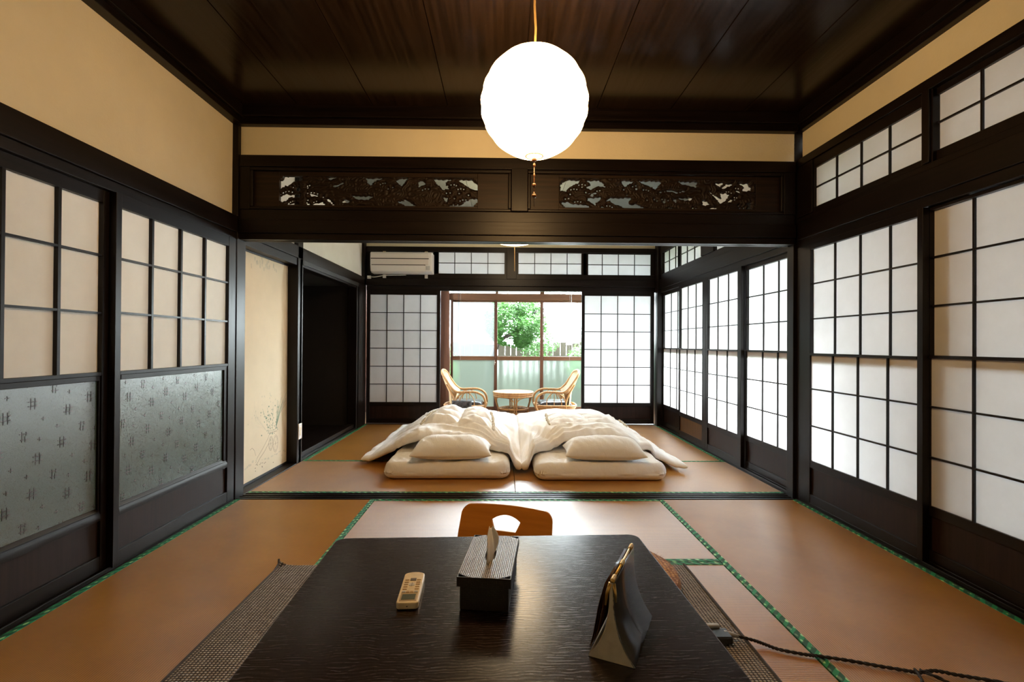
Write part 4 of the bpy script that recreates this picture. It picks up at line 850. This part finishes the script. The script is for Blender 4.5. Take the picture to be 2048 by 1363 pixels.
for y_ in [-Ln+.006+.006*i for i in range(4)]+[-.02+.006*i for i in range(4)]+[Ln-.03+.006*i for i in range(4)]: q.tube([(0, y_-.0018, Hh+.005), (0, y_+.0018, Hh+.005)], 0.0052, 10)
q.tube([(-.003, -Ln+.004, Hh), (-.010, -Ln, Hh-.02), (-.013, -Ln-.001, Hh-.045)], [.005, .0035, .002], 8); q.tube([(.003, -Ln+.004, Hh), (.008, -Ln, Hh-.018), (.009, -Ln-.001, Hh-.035)], [.004, .003, .002], 8)
q.build('gold_rod', BRASS, me_, smooth=True)

# floor chair behind the table
zc = empty('floor_chair', (-0.018, 1.985, 0.002), 'legless chair with an orange plywood back and hand hole, behind the low table', 'chair', rz=-0.31, world=False)
bp = MB(); HW = 0.198; nx_, nz_ = 64, 44; H0, H1 = 0.045, 0.312
def zback(x, z): return 0.035+0.16*((z-H0)/(H1-H0))**1.2*0.6 - 0.22*x*x
def F2(x, z):
    w_ = HW+0.012*(1-(z/H1)); r_ = 0.035; dx = abs(x)-(w_-r_); dz = z-(H1-0.010*(x/HW)**2-r_)
    d = r_-math.hypot(max(dx, 0), max(dz, 0)) if (dx > 0 and dz > 0) else min(w_-abs(x), (H1-0.010*(x/HW)**2)-z)
    # fan-shaped hand hole
    zt_ = 0.275-5.5*x*x; zb_ = 0.215; hwz = 0.046+0.45*(z-zb_)
    h = min(zt_-z, z-zb_, hwz-abs(x)); return min(d, -h)
gx, gz_ = 96, 66; Lx = HW+0.02
VV = [[F2(-Lx+2*Lx*i/gx, H0+(H1+0.004-H0)*j/gz_) for j in range(gz_+1)] for i in range(gx+1)]
ids = {}; vs = []; fs = []; sx_, sz_ = 2*Lx/gx, (H1+0.004-H0)/gz_
def vid2(i, j, k_):
    if (i, j, k_) not in ids:
        x, z = -Lx+sx_*i, H0+sz_*j; v = VV[i][j]
        if abs(v) < sx_*1.2 and 0 < i < gx and 0 < j < gz_:
            a, b = (VV[i+1][j]-VV[i-1][j])/(2*sx_), (VV[i][j+1]-VV[i][j-1])/(2*sz_); q = a*a+b*b
            if q > .2: x -= max(-.5*sx_, min(.5*sx_, v*a/q)); z -= max(-.5*sz_, min(.5*sz_, v*b/q))
        ids[(i, j, k_)] = len(vs); vs.append((x, zback(x, z)+0.011*k_, z))
    return ids[(i, j, k_)]
sol = lambda i, j: 0 <= i < gx and 0 <= j < gz_ and (VV[i][j]+VV[i+1][j]+VV[i][j+1]+VV[i+1][j+1]) > 0
for i in range(gx):
    for j in range(gz_):
        if not sol(i, j): continue
        fs.append((vid2(i, j, 0), vid2(i+1, j, 0), vid2(i+1, j+1, 0), vid2(i, j+1, 0))); fs.append((vid2(i, j, 1), vid2(i, j+1, 1), vid2(i+1, j+1, 1), vid2(i+1, j, 1)))
        for (di, dj, a, b) in ((-1, 0, (i, j+1), (i, j)), (1, 0, (i+1, j), (i+1, j+1)), (0, -1, (i, j), (i+1, j)), (0, 1, (i+1, j+1), (i, j+1))):
            if not sol(i+di, j+dj): fs.append((vid2(*a, 0), vid2(*a, 1), vid2(*b, 1), vid2(*b, 0)))
MB().add(vs, fs).build('backrest', WORANGE, zc, smooth=False)
MB().extrude([(-0.40, 0.0), (-0.02, 0.0), (0.035, 0.006), (0.046, 0.05), (0.035, 0.055), (0.022, 0.018), (-0.02, 0.011), (-0.40, 0.011)], lambda a, b, c: (c, a, b), -0.2, 0.2).build('seat', WORANGE, zc, bevel=0.002)
# round straw cushion
cu = empty('round_cushion', (0.43, 2.09, 0.010), 'fuzzy orange-brown round cushion peeking out right of the low table', 'cushion', world=False)
cm = MB(); cm.lathe([(0.0, 0.0), (0.28, 0.0), (0.31, 0.02), (0.30, 0.045), (0.24, 0.055), (0.0, 0.05)], n=60)
rr = random.Random(5)
for i in range(700):
    a = rr.random()*2*PI; r0 = rr.uniform(0.24, 0.308); z = 0.05 if r0 < .29 else 0.035; L = rr.uniform(.012, .03)
    p = Vector((r0*math.cos(a), r0*math.sin(a), z)); q = p+Vector((math.cos(a+rr.gauss(0, .5))*L, math.sin(a+rr.gauss(0, .5))*L, rr.uniform(-.004, .012))); t = Vector((-math.sin(a), math.cos(a), 0))*0.0012
    cm.add([p-t, p+t, q], [(0, 1, 2)])
cm.build('straw_cover', FUZZ, cu)
# rug
rg = MB(); nx, ny = 60, 60; top = []; bot = []
for i in range(nx+1):
    for j in range(ny+1):
        x = -0.992+1.815*i/nx; y = 0.25+1.985*j/ny; lift = 0.02*max(0, 1-math.hypot(x+0.992, y-2.235)/0.05)**2
        ed = 0.0 if 0 < i < nx and 0 < j < ny else 1; w_ = 0.0012*noise.noise(Vector((x*5, y*5, 0)))
        top.append((x+0.004*noise.noise(Vector((0, y*4, 3)))*ed, y+0.006*noise.noise(Vector((x*4, 0, 7)))*(j == ny), 0.0045+(0.004 if not ed else 0.0)+w_+lift)); bot.append((x, y, 0.0016+lift))
rg.shell(top, bot, nx, ny)
rgo = empty('woven_rug', (-0.08, 1.24, 0.001), 'brown and grey coarse woven rug under the low table', 'rug')
rg.build('woven_field', RUG, rgo, smooth=False)
MB().tube([(-0.992, 0.25, .006), (-0.993, 1.2, .006), (-0.992, 2.18, .007), (-0.994, 2.225, .016), (-1.0, 2.24, .030)], 0.0045, 6).build('edge_binding', plain('dark_rug_binding', (0.05, 0.04, 0.035), 0.8), rgo)
MB().tube([(0.823, 0.25, .006), (0.824, 1.2, .006), (0.823, 2.234, .007)], 0.0055, 6).build('edge_binding', plain('dark_rug_binding', (0.05, 0.04, 0.035), 0.8), rgo)
# cord with inline plug
pw = empty('power_plug', (0.735, 1.66, 0.011), 'black plug block with a braided cord lying on the rug edge', 'power plug')
MB().box(0.69, 0.765, 1.625, 1.685, 0.011, 0.036).build('plug_body', BLACKPL, pw, bevel=0.006, seg=3)
MB().box(0.655, 0.745, 1.682, 1.700, 0.026, 0.044).build('grey_socket', GREYPL, pw, bevel=0.004)
MB().tube([(0.75, 1.665, 0.028), (0.775, 1.66, 0.026), (0.80, 1.655, 0.022)], [0.010, 0.008, 0.005], 10).build('strain_relief', GREYPL, pw, smooth=True)
cp = [(0.79,1.657,.022),(0.84,1.642,.016),(0.873,1.633,.008),(0.908,1.608,.006),(0.975,1.582,.006),(1.018,1.572,.006),(1.099,1.549,.006),(1.174,1.522,.006),(1.248,1.498,.006),(1.273,1.490,.007),(1.319,1.49,.012),(1.383,1.476,.007),(1.466,1.451,.006),(1.60,1.40,.006),(1.72,1.36,.006)]
def catmull(P, n=8):
    P = [Vector(p) for p in P]; Q = []
    for i in range(len(P)-1):
        p0, p1, p2, p3 = P[max(i-1, 0)], P[i], P[i+1], P[min(i+2, len(P)-1)]
        for k_ in range(n):
            t = k_/n; Q.append(0.5*((2*p1)+(p2-p0)*t+(2*p0-5*p1+4*p2-p3)*t*t+(3*p1-p0-3*p2+p3)*t**3))
    return Q+[P[-1]]
c = MB(); path = catmull(cp, 14)
for ph in (0, PI): c.tube([p+Vector((0, 0.0026*math.cos(i*0.9+ph), 0.0026*math.sin(i*0.9+ph)+.001)) for i, p in enumerate(path)], 0.0034, 7)
c.build('braided_cord', CORDM, pw, smooth=True)
c = MB(); lp = catmull([(1.262,1.495,.013),(1.245,1.45,.008),(1.20,1.40,.006),(1.22,1.36,.006),(1.29,1.39,.006),(1.32,1.44,.007),(1.275,1.492,.014)], 10)
for ph in (0, PI): c.tube([p+Vector((0, 0.0026*math.cos(i*0.9+ph), 0.0026*math.sin(i*0.9+ph)+.001)) for i, p in enumerate(lp)], 0.0034, 7)
c.build('cord_loop', CORDM, pw, smooth=True)

# ------------------------------------------------------------------ air conditioner, outlets
ac = empty('air_conditioner', (-1.20, 6.12, 1.84), 'white wall air conditioner above the far left paper door', 'air conditioner')
pr = [(6.12, 1.845), (5.99, 1.843), (5.945, 1.862), (5.93, 1.93), (5.93, 2.075), (5.945, 2.09), (6.12, 2.09)]
MB().extrude(pr, lambda a, b, c_: (c_, a, b), -1.598, -0.862).build('body', WHITEPL, ac, bevel=0.008)
pan = [(5.9405, 1.937), (5.926, 1.94), (5.926, 2.072), (5.9405, 2.078)]
MB().extrude([(5.935, 1.937), (5.926, 1.94), (5.926, 2.005), (5.935, 2.008)], lambda a, b, c_: (c_, a, b), -1.588, -0.905).extrude([(5.935, 2.012), (5.926, 2.015), (5.926, 2.068), (5.935, 2.071)], lambda a, b, c_: (c_, a, b), -1.588, -0.905).build('front_grille', plain('warm_white_grille', (0.76, 0.73, 0.70), 0.45, var=0.01), ac, bevel=0.002)
MB().box(-1.59, -0.90, 5.9265, 5.9335, 2.0045, 2.0155).box(-1.58, -0.94, 5.929, 5.9375, 1.929, 1.9385).build('slot', plain('slot_shade', (0.05, 0.045, 0.04), 0.6), ac)  # dark bars in the grille gaps, colour in place of their shade
MB().extrude([(5.936, 1.935), (5.928, 1.93), (5.943, 1.868), (5.955, 1.866)], lambda a, b, c_: (c_, a, b), -1.575, -0.95).build('louver', WHITEPL, ac, bevel=0.002)
MB().box(-0.93, -0.885, 5.925, 5.94, 1.875, 1.925).build('indicator_panel', plain('light_grey_plastic', (0.5, 0.5, 0.5), 0.4), ac, bevel=0.002)
for x_ in (-1.47, -0.957):
    MB().box(x_-0.018, x_+0.018, 6.095, 6.112, 2.09, 2.128).build('bracket', CREAMPL, ac, bevel=0.002); MB().box(x_-0.018, x_+0.018, 6.10, 6.125, 1.80, 1.845).build('bracket', IVORY, ac, bevel=0.002)
ot = empty('power_socket', (-1.655, 6.12, 1.79), 'small white socket with a plug at the left below the air conditioner', 'power socket')
MB().box(-1.68, -1.635, 6.10, 6.125, 1.79, 1.828).build('plate', WHITEPL, ot, bevel=0.003); MB().box(-1.672, -1.645, 6.075, 6.10, 1.80, 1.82).build('plug', WHITEPL, ot, bevel=0.004)
pc = MB(); pc.tube(catmull([(-1.645, 6.085, 1.81), (-1.58, 6.08, 1.808), (-1.50, 6.08, 1.822), (-1.42, 6.085, 1.83), (-1.2, 6.09, 1.834)], 6), 0.0045, 8)
pc.build('power_cord', WHITEPL, ac, smooth=True)
so = empty('wall_outlet', (-1.70, 4.17, 0.19), 'small white outlet low on the post between painted door and alcove', 'wall outlet')
MB().box(-1.70, -1.692, 4.135, 4.205, 0.195, 0.325).build('cover_plate', WHITEPL, so, bevel=0.003); MB().box(-1.6925, -1.690, 4.157, 4.183, 0.225, 0.295).build('socket_insert', CREAMPL, so, bevel=0.001)

# ------------------------------------------------------------------ veranda
gd0 = MB(); YG = 7.30
trim(MB().box(-0.985, -0.79, 7.20, 7.36, -0.05, 2.4).box(-1.05, -0.97, 7.10, 7.2, -0.05, 2.4), WBROWN, 'brown wooden jamb left of the veranda glass doors')
trim(MB().box(-0.79, 2.6, 7.24, 7.36, 1.638, 1.735), WBROWNX, 'brown rail above the veranda glass doors')
trim(MB().box(-0.79, 2.6, 7.24, 7.36, -0.05, 0.022), WBROWNX, 'brown sill under the veranda glass doors')
trim(MB().box(-0.79, 2.6, 7.24, 7.36, 2.30, 2.4).box(-0.12, -0.08, 7.25, 7.35, 1.735, 2.3).box(0.535, 0.60, 7.25, 7.35, 1.735, 2.3).box(1.2, 1.24, 7.25, 7.35, 1.735, 2.3), WBROWNX, 'brown frame of the narrow glass strip above the veranda doors')
struct('wall_far', MB().box(-2.4, -0.985, 7.25, 7.36, -0.05, 2.4), WBROWN, 'brown boarded wall at the left of the veranda', 'wall')
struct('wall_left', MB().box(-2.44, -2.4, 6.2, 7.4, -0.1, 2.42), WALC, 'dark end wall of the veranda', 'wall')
Wn[0] += 1
wu = empty('window_%d' % Wn[0], (0.9, 7.3, 1.735), 'narrow strip of clear glass above the veranda doors', 'window', kind='structure')
for a, b in ((-0.79, -0.12), (-0.08, 0.535), (0.60, 1.2), (1.24, 2.6)): MB().add([(a, 7.30, 1.735), (b, 7.30, 1.735), (b, 7.30, 2.30), (a, 7.30, 2.30)], [(0, 1, 2, 3)]).build('glass_pane', GCLEAR, wu)
def gdoor(label, a, b, y, upper, lock=False, al=WBROWN):
    D[0] += 1; r = empty('door_%d' % D[0], ((a+b)/2, y, 0.0), label, 'glass door', kind='structure'); s_ = 0.033
    MB().box(a, a+s_, y-.015, y+.015, 0.022, 1.638).box(b-s_, b, y-.015, y+.015, 0.022, 1.638).build('stile', WBROWN, r, bevel=0.003)
    MB().box(a+s_, b-s_, y-.013, y+.013, 1.612, 1.638).box(a+s_, b-s_, y-.013, y+.013, 0.757, 0.816).box(a+s_, b-s_, y-.013, y+.013, 0.022, 0.075).build('rail', WBROWNX, r, bevel=0.003)
    MB().add([(a+s_, y, .816), (b-s_, y, .816), (b-s_, y, 1.612), (a+s_, y, 1.612)], [(0, 1, 2, 3)]).build('upper_glass', upper, r)
    MB().add([(a+s_, y, .075), (b-s_, y, .075), (b-s_, y, .757), (a+s_, y, .757)], [(0, 1, 2, 3)]).build('frosted_glass', GFROST, r)
    if lock: MB().box(b-.028, b-.006, y-.035, y-.012, 0.69, 0.76).lathe([(0, 0), (.008, .002), (.008, .02), (0, .022)], (b-.017, y-.04, .715), 10).build('lock', METAL, r, bevel=0.002)
gdoor('veranda glass door behind the left rattan chair, upper glass hazy', -0.777, -0.105, 7.315, GSCREEN, True)
gdoor('middle veranda glass door with clear view of the maple', -0.125, 0.572, 7.285, GCLEAR)
gdoor('veranda glass door behind the right rattan chair, bright white', 0.557, 1.235, 7.315, GCLEAR)
gdoor('veranda glass door hidden behind the right paper door', 1.22, 2.0, 7.285, GCLEAR)
def cane_tube(m_, P, r_, n=8, k=6): m_.tube(catmull(P, k), r_, n)
def rattan_chair(x, y, face, label):
    r = empty('rattan_chair', (x, y, -0.005), label, 'armchair', 'rattan armchairs on the veranda', rz=0 if face > 0 else PI, world=False)
    hy = 0.25
    f = MB()
    side = [(0.235, 0.10), (0.275, 0.20), (0.25, 0.31), (0.16, 0.368), (0.03, 0.372), (-0.09, 0.372), (-0.17, 0.43), (-0.24, 0.53), (-0.285, 0.60)]
    loop = [(a, -hy, b) for a, b in side]+[(-0.305, -0.16, 0.635), (-0.315, 0.0, 0.648), (-0.305, 0.16, 0.635)]+[(a, hy, b) for a, b in side[::-1]]
    cane_tube(f, loop, 0.0155, 10, 5); f.build('bent_frame', RATTAN, r, smooth=True)
    for s_ in (-1, 1):
        h = MB()
        cane_tube(h, [(0.12, s_*hy, 0.13), (0.125, s_*hy, 0.27), (0.06, s_*hy, 0.355), (0.0, s_*hy, 0.355), (-0.06, s_*hy, 0.27), (-0.07, s_*hy, 0.13)], 0.0065, 6)
        cane_tube(h, [(0.03, s_*hy, 0.13), (0.03, s_*hy, 0.36)], 0.005, 6)
        h.build('arm_hoop', RATTAN, r, smooth=True)
        h = MB(); cane_tube(h, [(-0.13, s_*hy, 0.08), (-0.13, s_*hy, 0.25), (-0.18, s_*(hy-.01), 0.37), (-0.24, s_*(hy-.02), 0.47)], 0.0115, 8)
        cane_tube(h, [(-0.13, s_*hy, 0.22), (-0.09, s_*hy, 0.31), (-0.02, s_*hy, 0.355)], 0.009, 8); h.build('back_post', RATTAN, r, smooth=True)
    # woven back
    q = MB(); nu, nv = 16, 12; top = []
    edge = catmull([(-0.09, 0.372, 0), (-0.17, 0.43, 0), (-0.24, 0.53, 0), (-0.285, 0.60, 0), (-0.30, 0.635, 0)], 4)
    for i in range(nu+1):
        t = i/nu; e_ = edge[int(t*(len(edge)-1))]
        for j in range(nv+1):
            s_ = -1+2*j/nv; w_ = hy*(1-0.35*max(0, t-.75)/.25*1.0); bow = 0.055*(1-s_*s_)*(1-t*0.6)
            zc_ = e_.y-(1-t)*0.13*(1-s_*s_); top.append((e_.x-bow, s_*w_, zc_))
    q.add(top, [(i*(nv+1)+j, (i+1)*(nv+1)+j, (i+1)*(nv+1)+j+1, i*(nv+1)+j+1) for i in range(nu) for j in range(nv)])
    o = q.build('woven_back', CANE, r, smooth=True); md = o.modifiers.new('thickness', 'SOLIDIFY'); md.thickness = 0.006
    q = MB(); top = []
    for i in range(9):
        t = i/8
        for j in range(nv+1):
            s_ = -1+2*j/nv; top.append((-0.16-0.05*(1-s_*s_)-0.02*t, s_*(hy-.01), 0.17+t*(0.20+0.0*s_)))
    q.add(top, [(i*(nv+1)+j, (i+1)*(nv+1)+j, (i+1)*(nv+1)+j+1, i*(nv+1)+j+1) for i in range(8) for j in range(nv)])
    o = q.build('lower_back', CANE, r, smooth=True); md = o.modifiers.new('thickness', 'SOLIDIFY'); md.thickness = 0.006
    def ring(z, sx, sy, rr_, nm, m_):
        m_.tube([(sx*math.copysign(abs(math.cos(a))**0.55, math.cos(a)), sy*math.copysign(abs(math.sin(a))**0.55, math.sin(a)), z) for a in [2*PI*i/36 for i in range(36)]], rr_, 8, close=True)
    q = MB()
    for i in range(4): ring(0.115+i*0.024, 0.245+0.012*i-0.0*(i == 3), 0.235+0.006*i, 0.013, '', q)
    q.build('seat_rim', RATTAN, r, smooth=True)
    q = MB()
    for i in range(4): ring(0.013+i*0.024, 0.225-0.004*abs(i-1), 0.20, 0.013, '', q)
    q.build('coiled_base', RATTAN, r, smooth=True)
    MB().box(-0.21, 0.21, -0.20, 0.20, 0.15, 0.165).build('seat_board', CANE, r)
    return r
rattan_chair(-0.505, 6.72, 1, 'left rattan armchair with a cane back, facing the round table')
rattan_chair(0.700, 6.74, -1, 'right rattan armchair by the bright glass door, facing the round table')
def seat_cushion(x, y, label):
    r = empty('seat_cushion', (x, y, 0.163), label, 'cushion', 'dark cushions on the rattan chairs', world=False)
    nu = nv = 24; top = []; bot = []
    for i in range(nu+1):
        for j in range(nv+1):
            a, b = -1+2*i/nu, -1+2*j/nv; p_ = ((1-a**6)*(1-b**6))**0.4 if abs(a) < 1 and abs(b) < 1 else 0
            top.append((a*0.215, b*0.205, 0.03+0.045*p_+0.006*nz3(a*3, b*3, x)*p_)); bot.append((a*0.215, b*0.205, 0.03-0.028*p_))
    MB().shell(top, bot, nu, nv).build('cushion_cover', DARKPAT, r, smooth=True)
seat_cushion(-0.49, 6.72, 'shiny black patterned cushion on the left rattan chair'); seat_cushion(0.70, 6.74, 'shiny black patterned cushion on the right rattan chair')
bag = empty('cloth_bag', (-0.535, 6.405, -0.004), 'dark mottled square cloth bag standing before the left rattan chair', 'bag', world=False)
nu = nv = 20; top = []; bot = []
for i in range(nu+1):
    for j in range(nv+1):
        a, b = -1+2*i/nu, -1+2*j/nv; p_ = max(0, (1-a**8)*(1-b**8))**0.5
        top.append((a*0.128, -0.035*p_-0.006*nz3(a*3, b*3, 3)*p_, 0.135+b*0.133)); bot.append((a*0.128, 0.035*p_, 0.135+b*0.133))
MB().shell(top, bot, nu, nv).build('bag_body', plain('charcoal_patterned_cloth', (0.05, 0.045, 0.045), 0.7, nscale=25, nstr=0.4, var=0.9), bag, smooth=True)
# round rattan table
rt_ = empty('rattan_table', (0.137, 6.78, -0.005), 'round rattan coffee table with a glass top between the chairs', 'table', world=False)
q = MB(); circ = lambda rad, z, n=40: [(rad*math.cos(2*PI*i/n), rad*math.sin(2*PI*i/n), z) for i in range(n)]
q.tube(circ(0.268, 0.345), 0.013, 8, close=True).tube(circ(0.262, 0.320), 0.013, 8, close=True).tube(circ(0.262, 0.296), 0.012, 8, close=True); q.build('top_rim', RATTAN, rt_, smooth=True)
MB().lathe([(0, 0.346), (0.262, 0.346), (0.262, 0.354), (0, 0.354)], n=40).build('glass_top', TGLASS, rt_)
q = MB(); q.tube(circ(0.20, 0.125), 0.012, 8, close=True).tube(circ(0.17, 0.12), 0.008, 8, close=True); 
for i in range(16): a = 2*PI*i/16; q.tube([(0.05*math.cos(a+.8), 0.05*math.sin(a+.8), .12), (0.12*math.cos(a+.3), .12*math.sin(a+.3), .12), (0.195*math.cos(a), .195*math.sin(a), .122)], 0.004, 6)
q.tube(circ(0.06, 0.12, 20), 0.006, 6, close=True); q.build('lower_shelf', RATTAN, rt_, smooth=True)
MB().tube(circ(0.215, 0.014), 0.011, 8, close=True).build('foot_ring', RATTAN, rt_, smooth=True)
for i in range(4):
    a = -PI/2+i*PI/2+0.12; q = MB(); ca, sa = math.cos(a), math.sin(a)
    for off in (-.014, .014):
        o_ = Vector((-sa*off, ca*off, 0)); q.tube([Vector(p)+o_ for p in catmull([(0.255*ca, .255*sa, .30), (0.235*ca, .235*sa, .22), (0.205*ca, .205*sa, .12), (0.205*ca, .205*sa, .06), (0.22*ca, .22*sa, .0)], 5)], 0.0105, 8)
    q.build('leg', RATTAN, rt_, smooth=True)
    q = MB(); 
    for s_ in (-1, 1): b = a+s_*0.5; q.tube(catmull([(0.225*ca, .225*sa, .19), (0.235*math.cos(a+s_*.2), .235*math.sin(a+s_*.2), .26), (0.25*math.cos(b), .25*math.sin(b), .288)], 5), 0.006, 6)
    q.build('brace', RATTAN, rt_, smooth=True)
# blind wands and cords
for x, wz, lab in ((-0.605, 1.13, 'thin dark blind wand and cord hanging before the hazy left glass'), (0.905, 1.15, 'pale blind wand and cord hanging before the bright right glass')):
    r = empty('rolled_blind', (x, 6.62, 2.34), lab, 'blind'); d_ = x < 0
    MB().tube([(x, 6.62, 2.37), (x+0.002, 6.62, wz)], 0.0032, 6).build('wand', WZ if d_ else WHITEPL, r)
    MB().tube([(x+(.03 if d_ else -.02), 6.62, 2.37), (x+(.03 if d_ else -.02), 6.62, 0.45)], 0.0014, 6).build('pull_cord', GREYPL, r)
    MB().box(x-0.03, x+0.3*(1 if d_ else -1), 6.60, 6.64, 2.33, 2.378).build('head_rail', WHITEPL, r)

# ------------------------------------------------------------------ outside
struct('ground', MB().box(-12, 14, 7.4, 26, -0.55, -0.45), MOSS, 'mossy garden ground behind the house', 'ground')
struct('ground', MB().box(2.02, 14, -8, 7.4, -0.55, -0.45), GRAVEL, 'pale gravel strip along the right side of the house', 'ground')
struct('roof', MB().box(2.01, 2.9, 3.0, 8.2, 2.27, 2.33).box(2.01, 3.3, -6, 3.0, 2.27, 2.33).box(-3, 2.75, 7.4, 7.9, 2.46, 2.52), WY, 'unseen eaves, set low and wide to shade the papered doors', 'roof')  # out of view, shaped to cut skylight on the upper papers
struct('wall_right', MB().box(2.90, 2.96, 2.6, 8.2, 1.93, 2.27), WY, 'unseen board added under the right eaves to shade the small upper windows', 'wall')  # hanging board added to darken the small papered windows
struct('wall_right', MB().box(3.2, 3.3, -6, 3.3, -0.5, 2.27).box(2.02, 3.2, -6, -5.9, -0.5, 2.27), PLASTER2, 'unseen outer wall added to shade the near right doors', 'wall')  # unseen, added to keep daylight off the near doors
rr = random.Random(11)
fe = empty('garden_fence', (0.4, 9.6, -0.45), 'weathered vertical board fence in the garden', 'fence')
x = -4.0
while x < 4.0:
    wd = rr.uniform(0.10, 0.14); zt_ = 1.0+rr.uniform(-0.05, 0.05); 
    MB().box(x, x+wd, 9.6, 9.625, -0.45, zt_).build('board', FENCE, fe); x += wd+0.005
MB().box(-4, 4.2, 9.63, 9.67, 0.7, 0.78).box(-4, 4.2, 9.63, 9.67, -0.1, -0.02).build('rail', FENCE, fe)
def leaves(center, rad, n, size, seed, dens=None):
    m_ = MB(); g = random.Random(seed)
    for i in range(n):
        while True:
            p = Vector((g.uniform(-1, 1), g.uniform(-1, 1), g.uniform(-1, 1)))
            if p.length < 1 and (noise.noise(p*2.2+Vector((seed, 0, 0))) > -0.12): break
        p = Vector((center[0]+p.x*rad[0], center[1]+p.y*rad[1], center[2]+p.z*rad[2]))
        a = Vector((g.gauss(0, 1), g.gauss(0, 1), g.gauss(0, .5))).normalized(); b = a.orthogonal().normalized(); s_ = size*g.uniform(.6, 1.3)
        m_.add([p-a*s_, p+b*s_*.45, p+a*s_, p-b*s_*.45], [(0, 1, 2, 3)])
    return m_
mp = empty('maple_tree', (0.1, 9.0, -0.45), 'bright green maple leaning over the fence behind the middle glass', 'tree')
t_ = MB(); t_.tube(catmull([(-0.35, 9.1, -0.45), (-0.30, 9.1, 0.4), (-0.10, 9.05, 1.0), (0.25, 9.0, 1.25), (0.6, 8.95, 1.6)], 5), [0.05]*10+[0.035]*6+[0.02]*5, 8)
t_.build('trunk', plain('dark_bark', (0.03, 0.025, 0.02), 0.9), mp, smooth=True)
t_ = MB(); t_.tube([(-0.12, 9.05, .98), (0.10, 9.0, 1.16), (0.35, 8.95, 1.22)], 0.014, 6).tube([(-0.25, 9.1, .7), (-0.05, 9.2, 1.3), (0.0, 9.2, 1.9)], 0.014, 6).build('branch', BARK, mp)
lv = leaves((0.22, 9.05, 1.42), (0.60, 0.45, 0.50), 12000, 0.032, 2); l2_ = leaves((0.62, 9.2, 1.02), (0.42, 0.3, 0.32), 1500, 0.03, 5); lv.add(l2_.v, l2_.f)
tag(lv.build('foliage', LEAF, mp), kind='stuff')
bs = empty('garden_shrub', (1.6, 9.1, -0.45), 'low pale green shrub beyond the right glass door', 'shrub')
tag(leaves((1.62, 9.1, 0.62), (0.5, 0.35, 0.5), 1500, 0.04, 8).build('foliage', LEAF, bs), kind='stuff')
MB().tube([(1.5, 9.2, -0.45), (1.5, 9.2, 0.6)], 0.03, 6).build('stem', BARK, bs)
bs = empty('garden_shrub', (-1.2, 9.2, -0.45), 'low green shrub beyond the hazy left glass door', 'shrub')
tag(leaves((-1.3, 9.1, 0.5), (0.5, 0.35, 0.6), 1500, 0.04, 9).build('foliage', LEAF, bs), kind='stuff')
MB().tube([(-1.1, 9.2, -0.45), (-1.1, 9.2, 0.3)], 0.03, 6).build('stem', BARK, bs)
tag(MB().box(-9, -0.19, 13.0, 13.2, -0.5, 3.6).build('backdrop_wall', plain('grey_backdrop_wall', (0.085, 0.092, 0.090), 0.9, var=0.3, nscale=2)), 'added grey backdrop wall far beyond the fence, dimming the sky behind the hazy glass', 'wall')  # backdrop added to tone down the bright sky in the left pane
hd = MB(); hx = [(4.9, 1.7), (5.0, 1.9)]
nu, nv = 90, 26; top = []
for i in range(nu+1):
    for j in range(nv+1):
        y = -6+16*i/nu; z = -0.5+(2.2 if y < 2.5 else 1.75)*j/nv; d_ = 0.25*noise.noise(Vector((y*1.3, z*1.6, 2)))+0.12*noise.noise(Vector((y*5, z*5, 4)))
        top.append((4.6+d_+0.12*max(0, z-1.2)**2, y, z))
hd.add(top, [(i*(nv+1)+j, (i+1)*(nv+1)+j, (i+1)*(nv+1)+j+1, i*(nv+1)+j+1) for i in range(nu) for j in range(nv)]); hd.box(4.8, 6.0, -6, 10, -0.5, 1.2)
tag(hd.build('hedge', HEDGE, smooth=True), 'unseen clipped hedge added to tint the light on the right doors', 'hedge')  # out of view, added for its green bounce and skylight blocking

for o in bpy.data.objects:
    if '_world' in o: del o['_world']
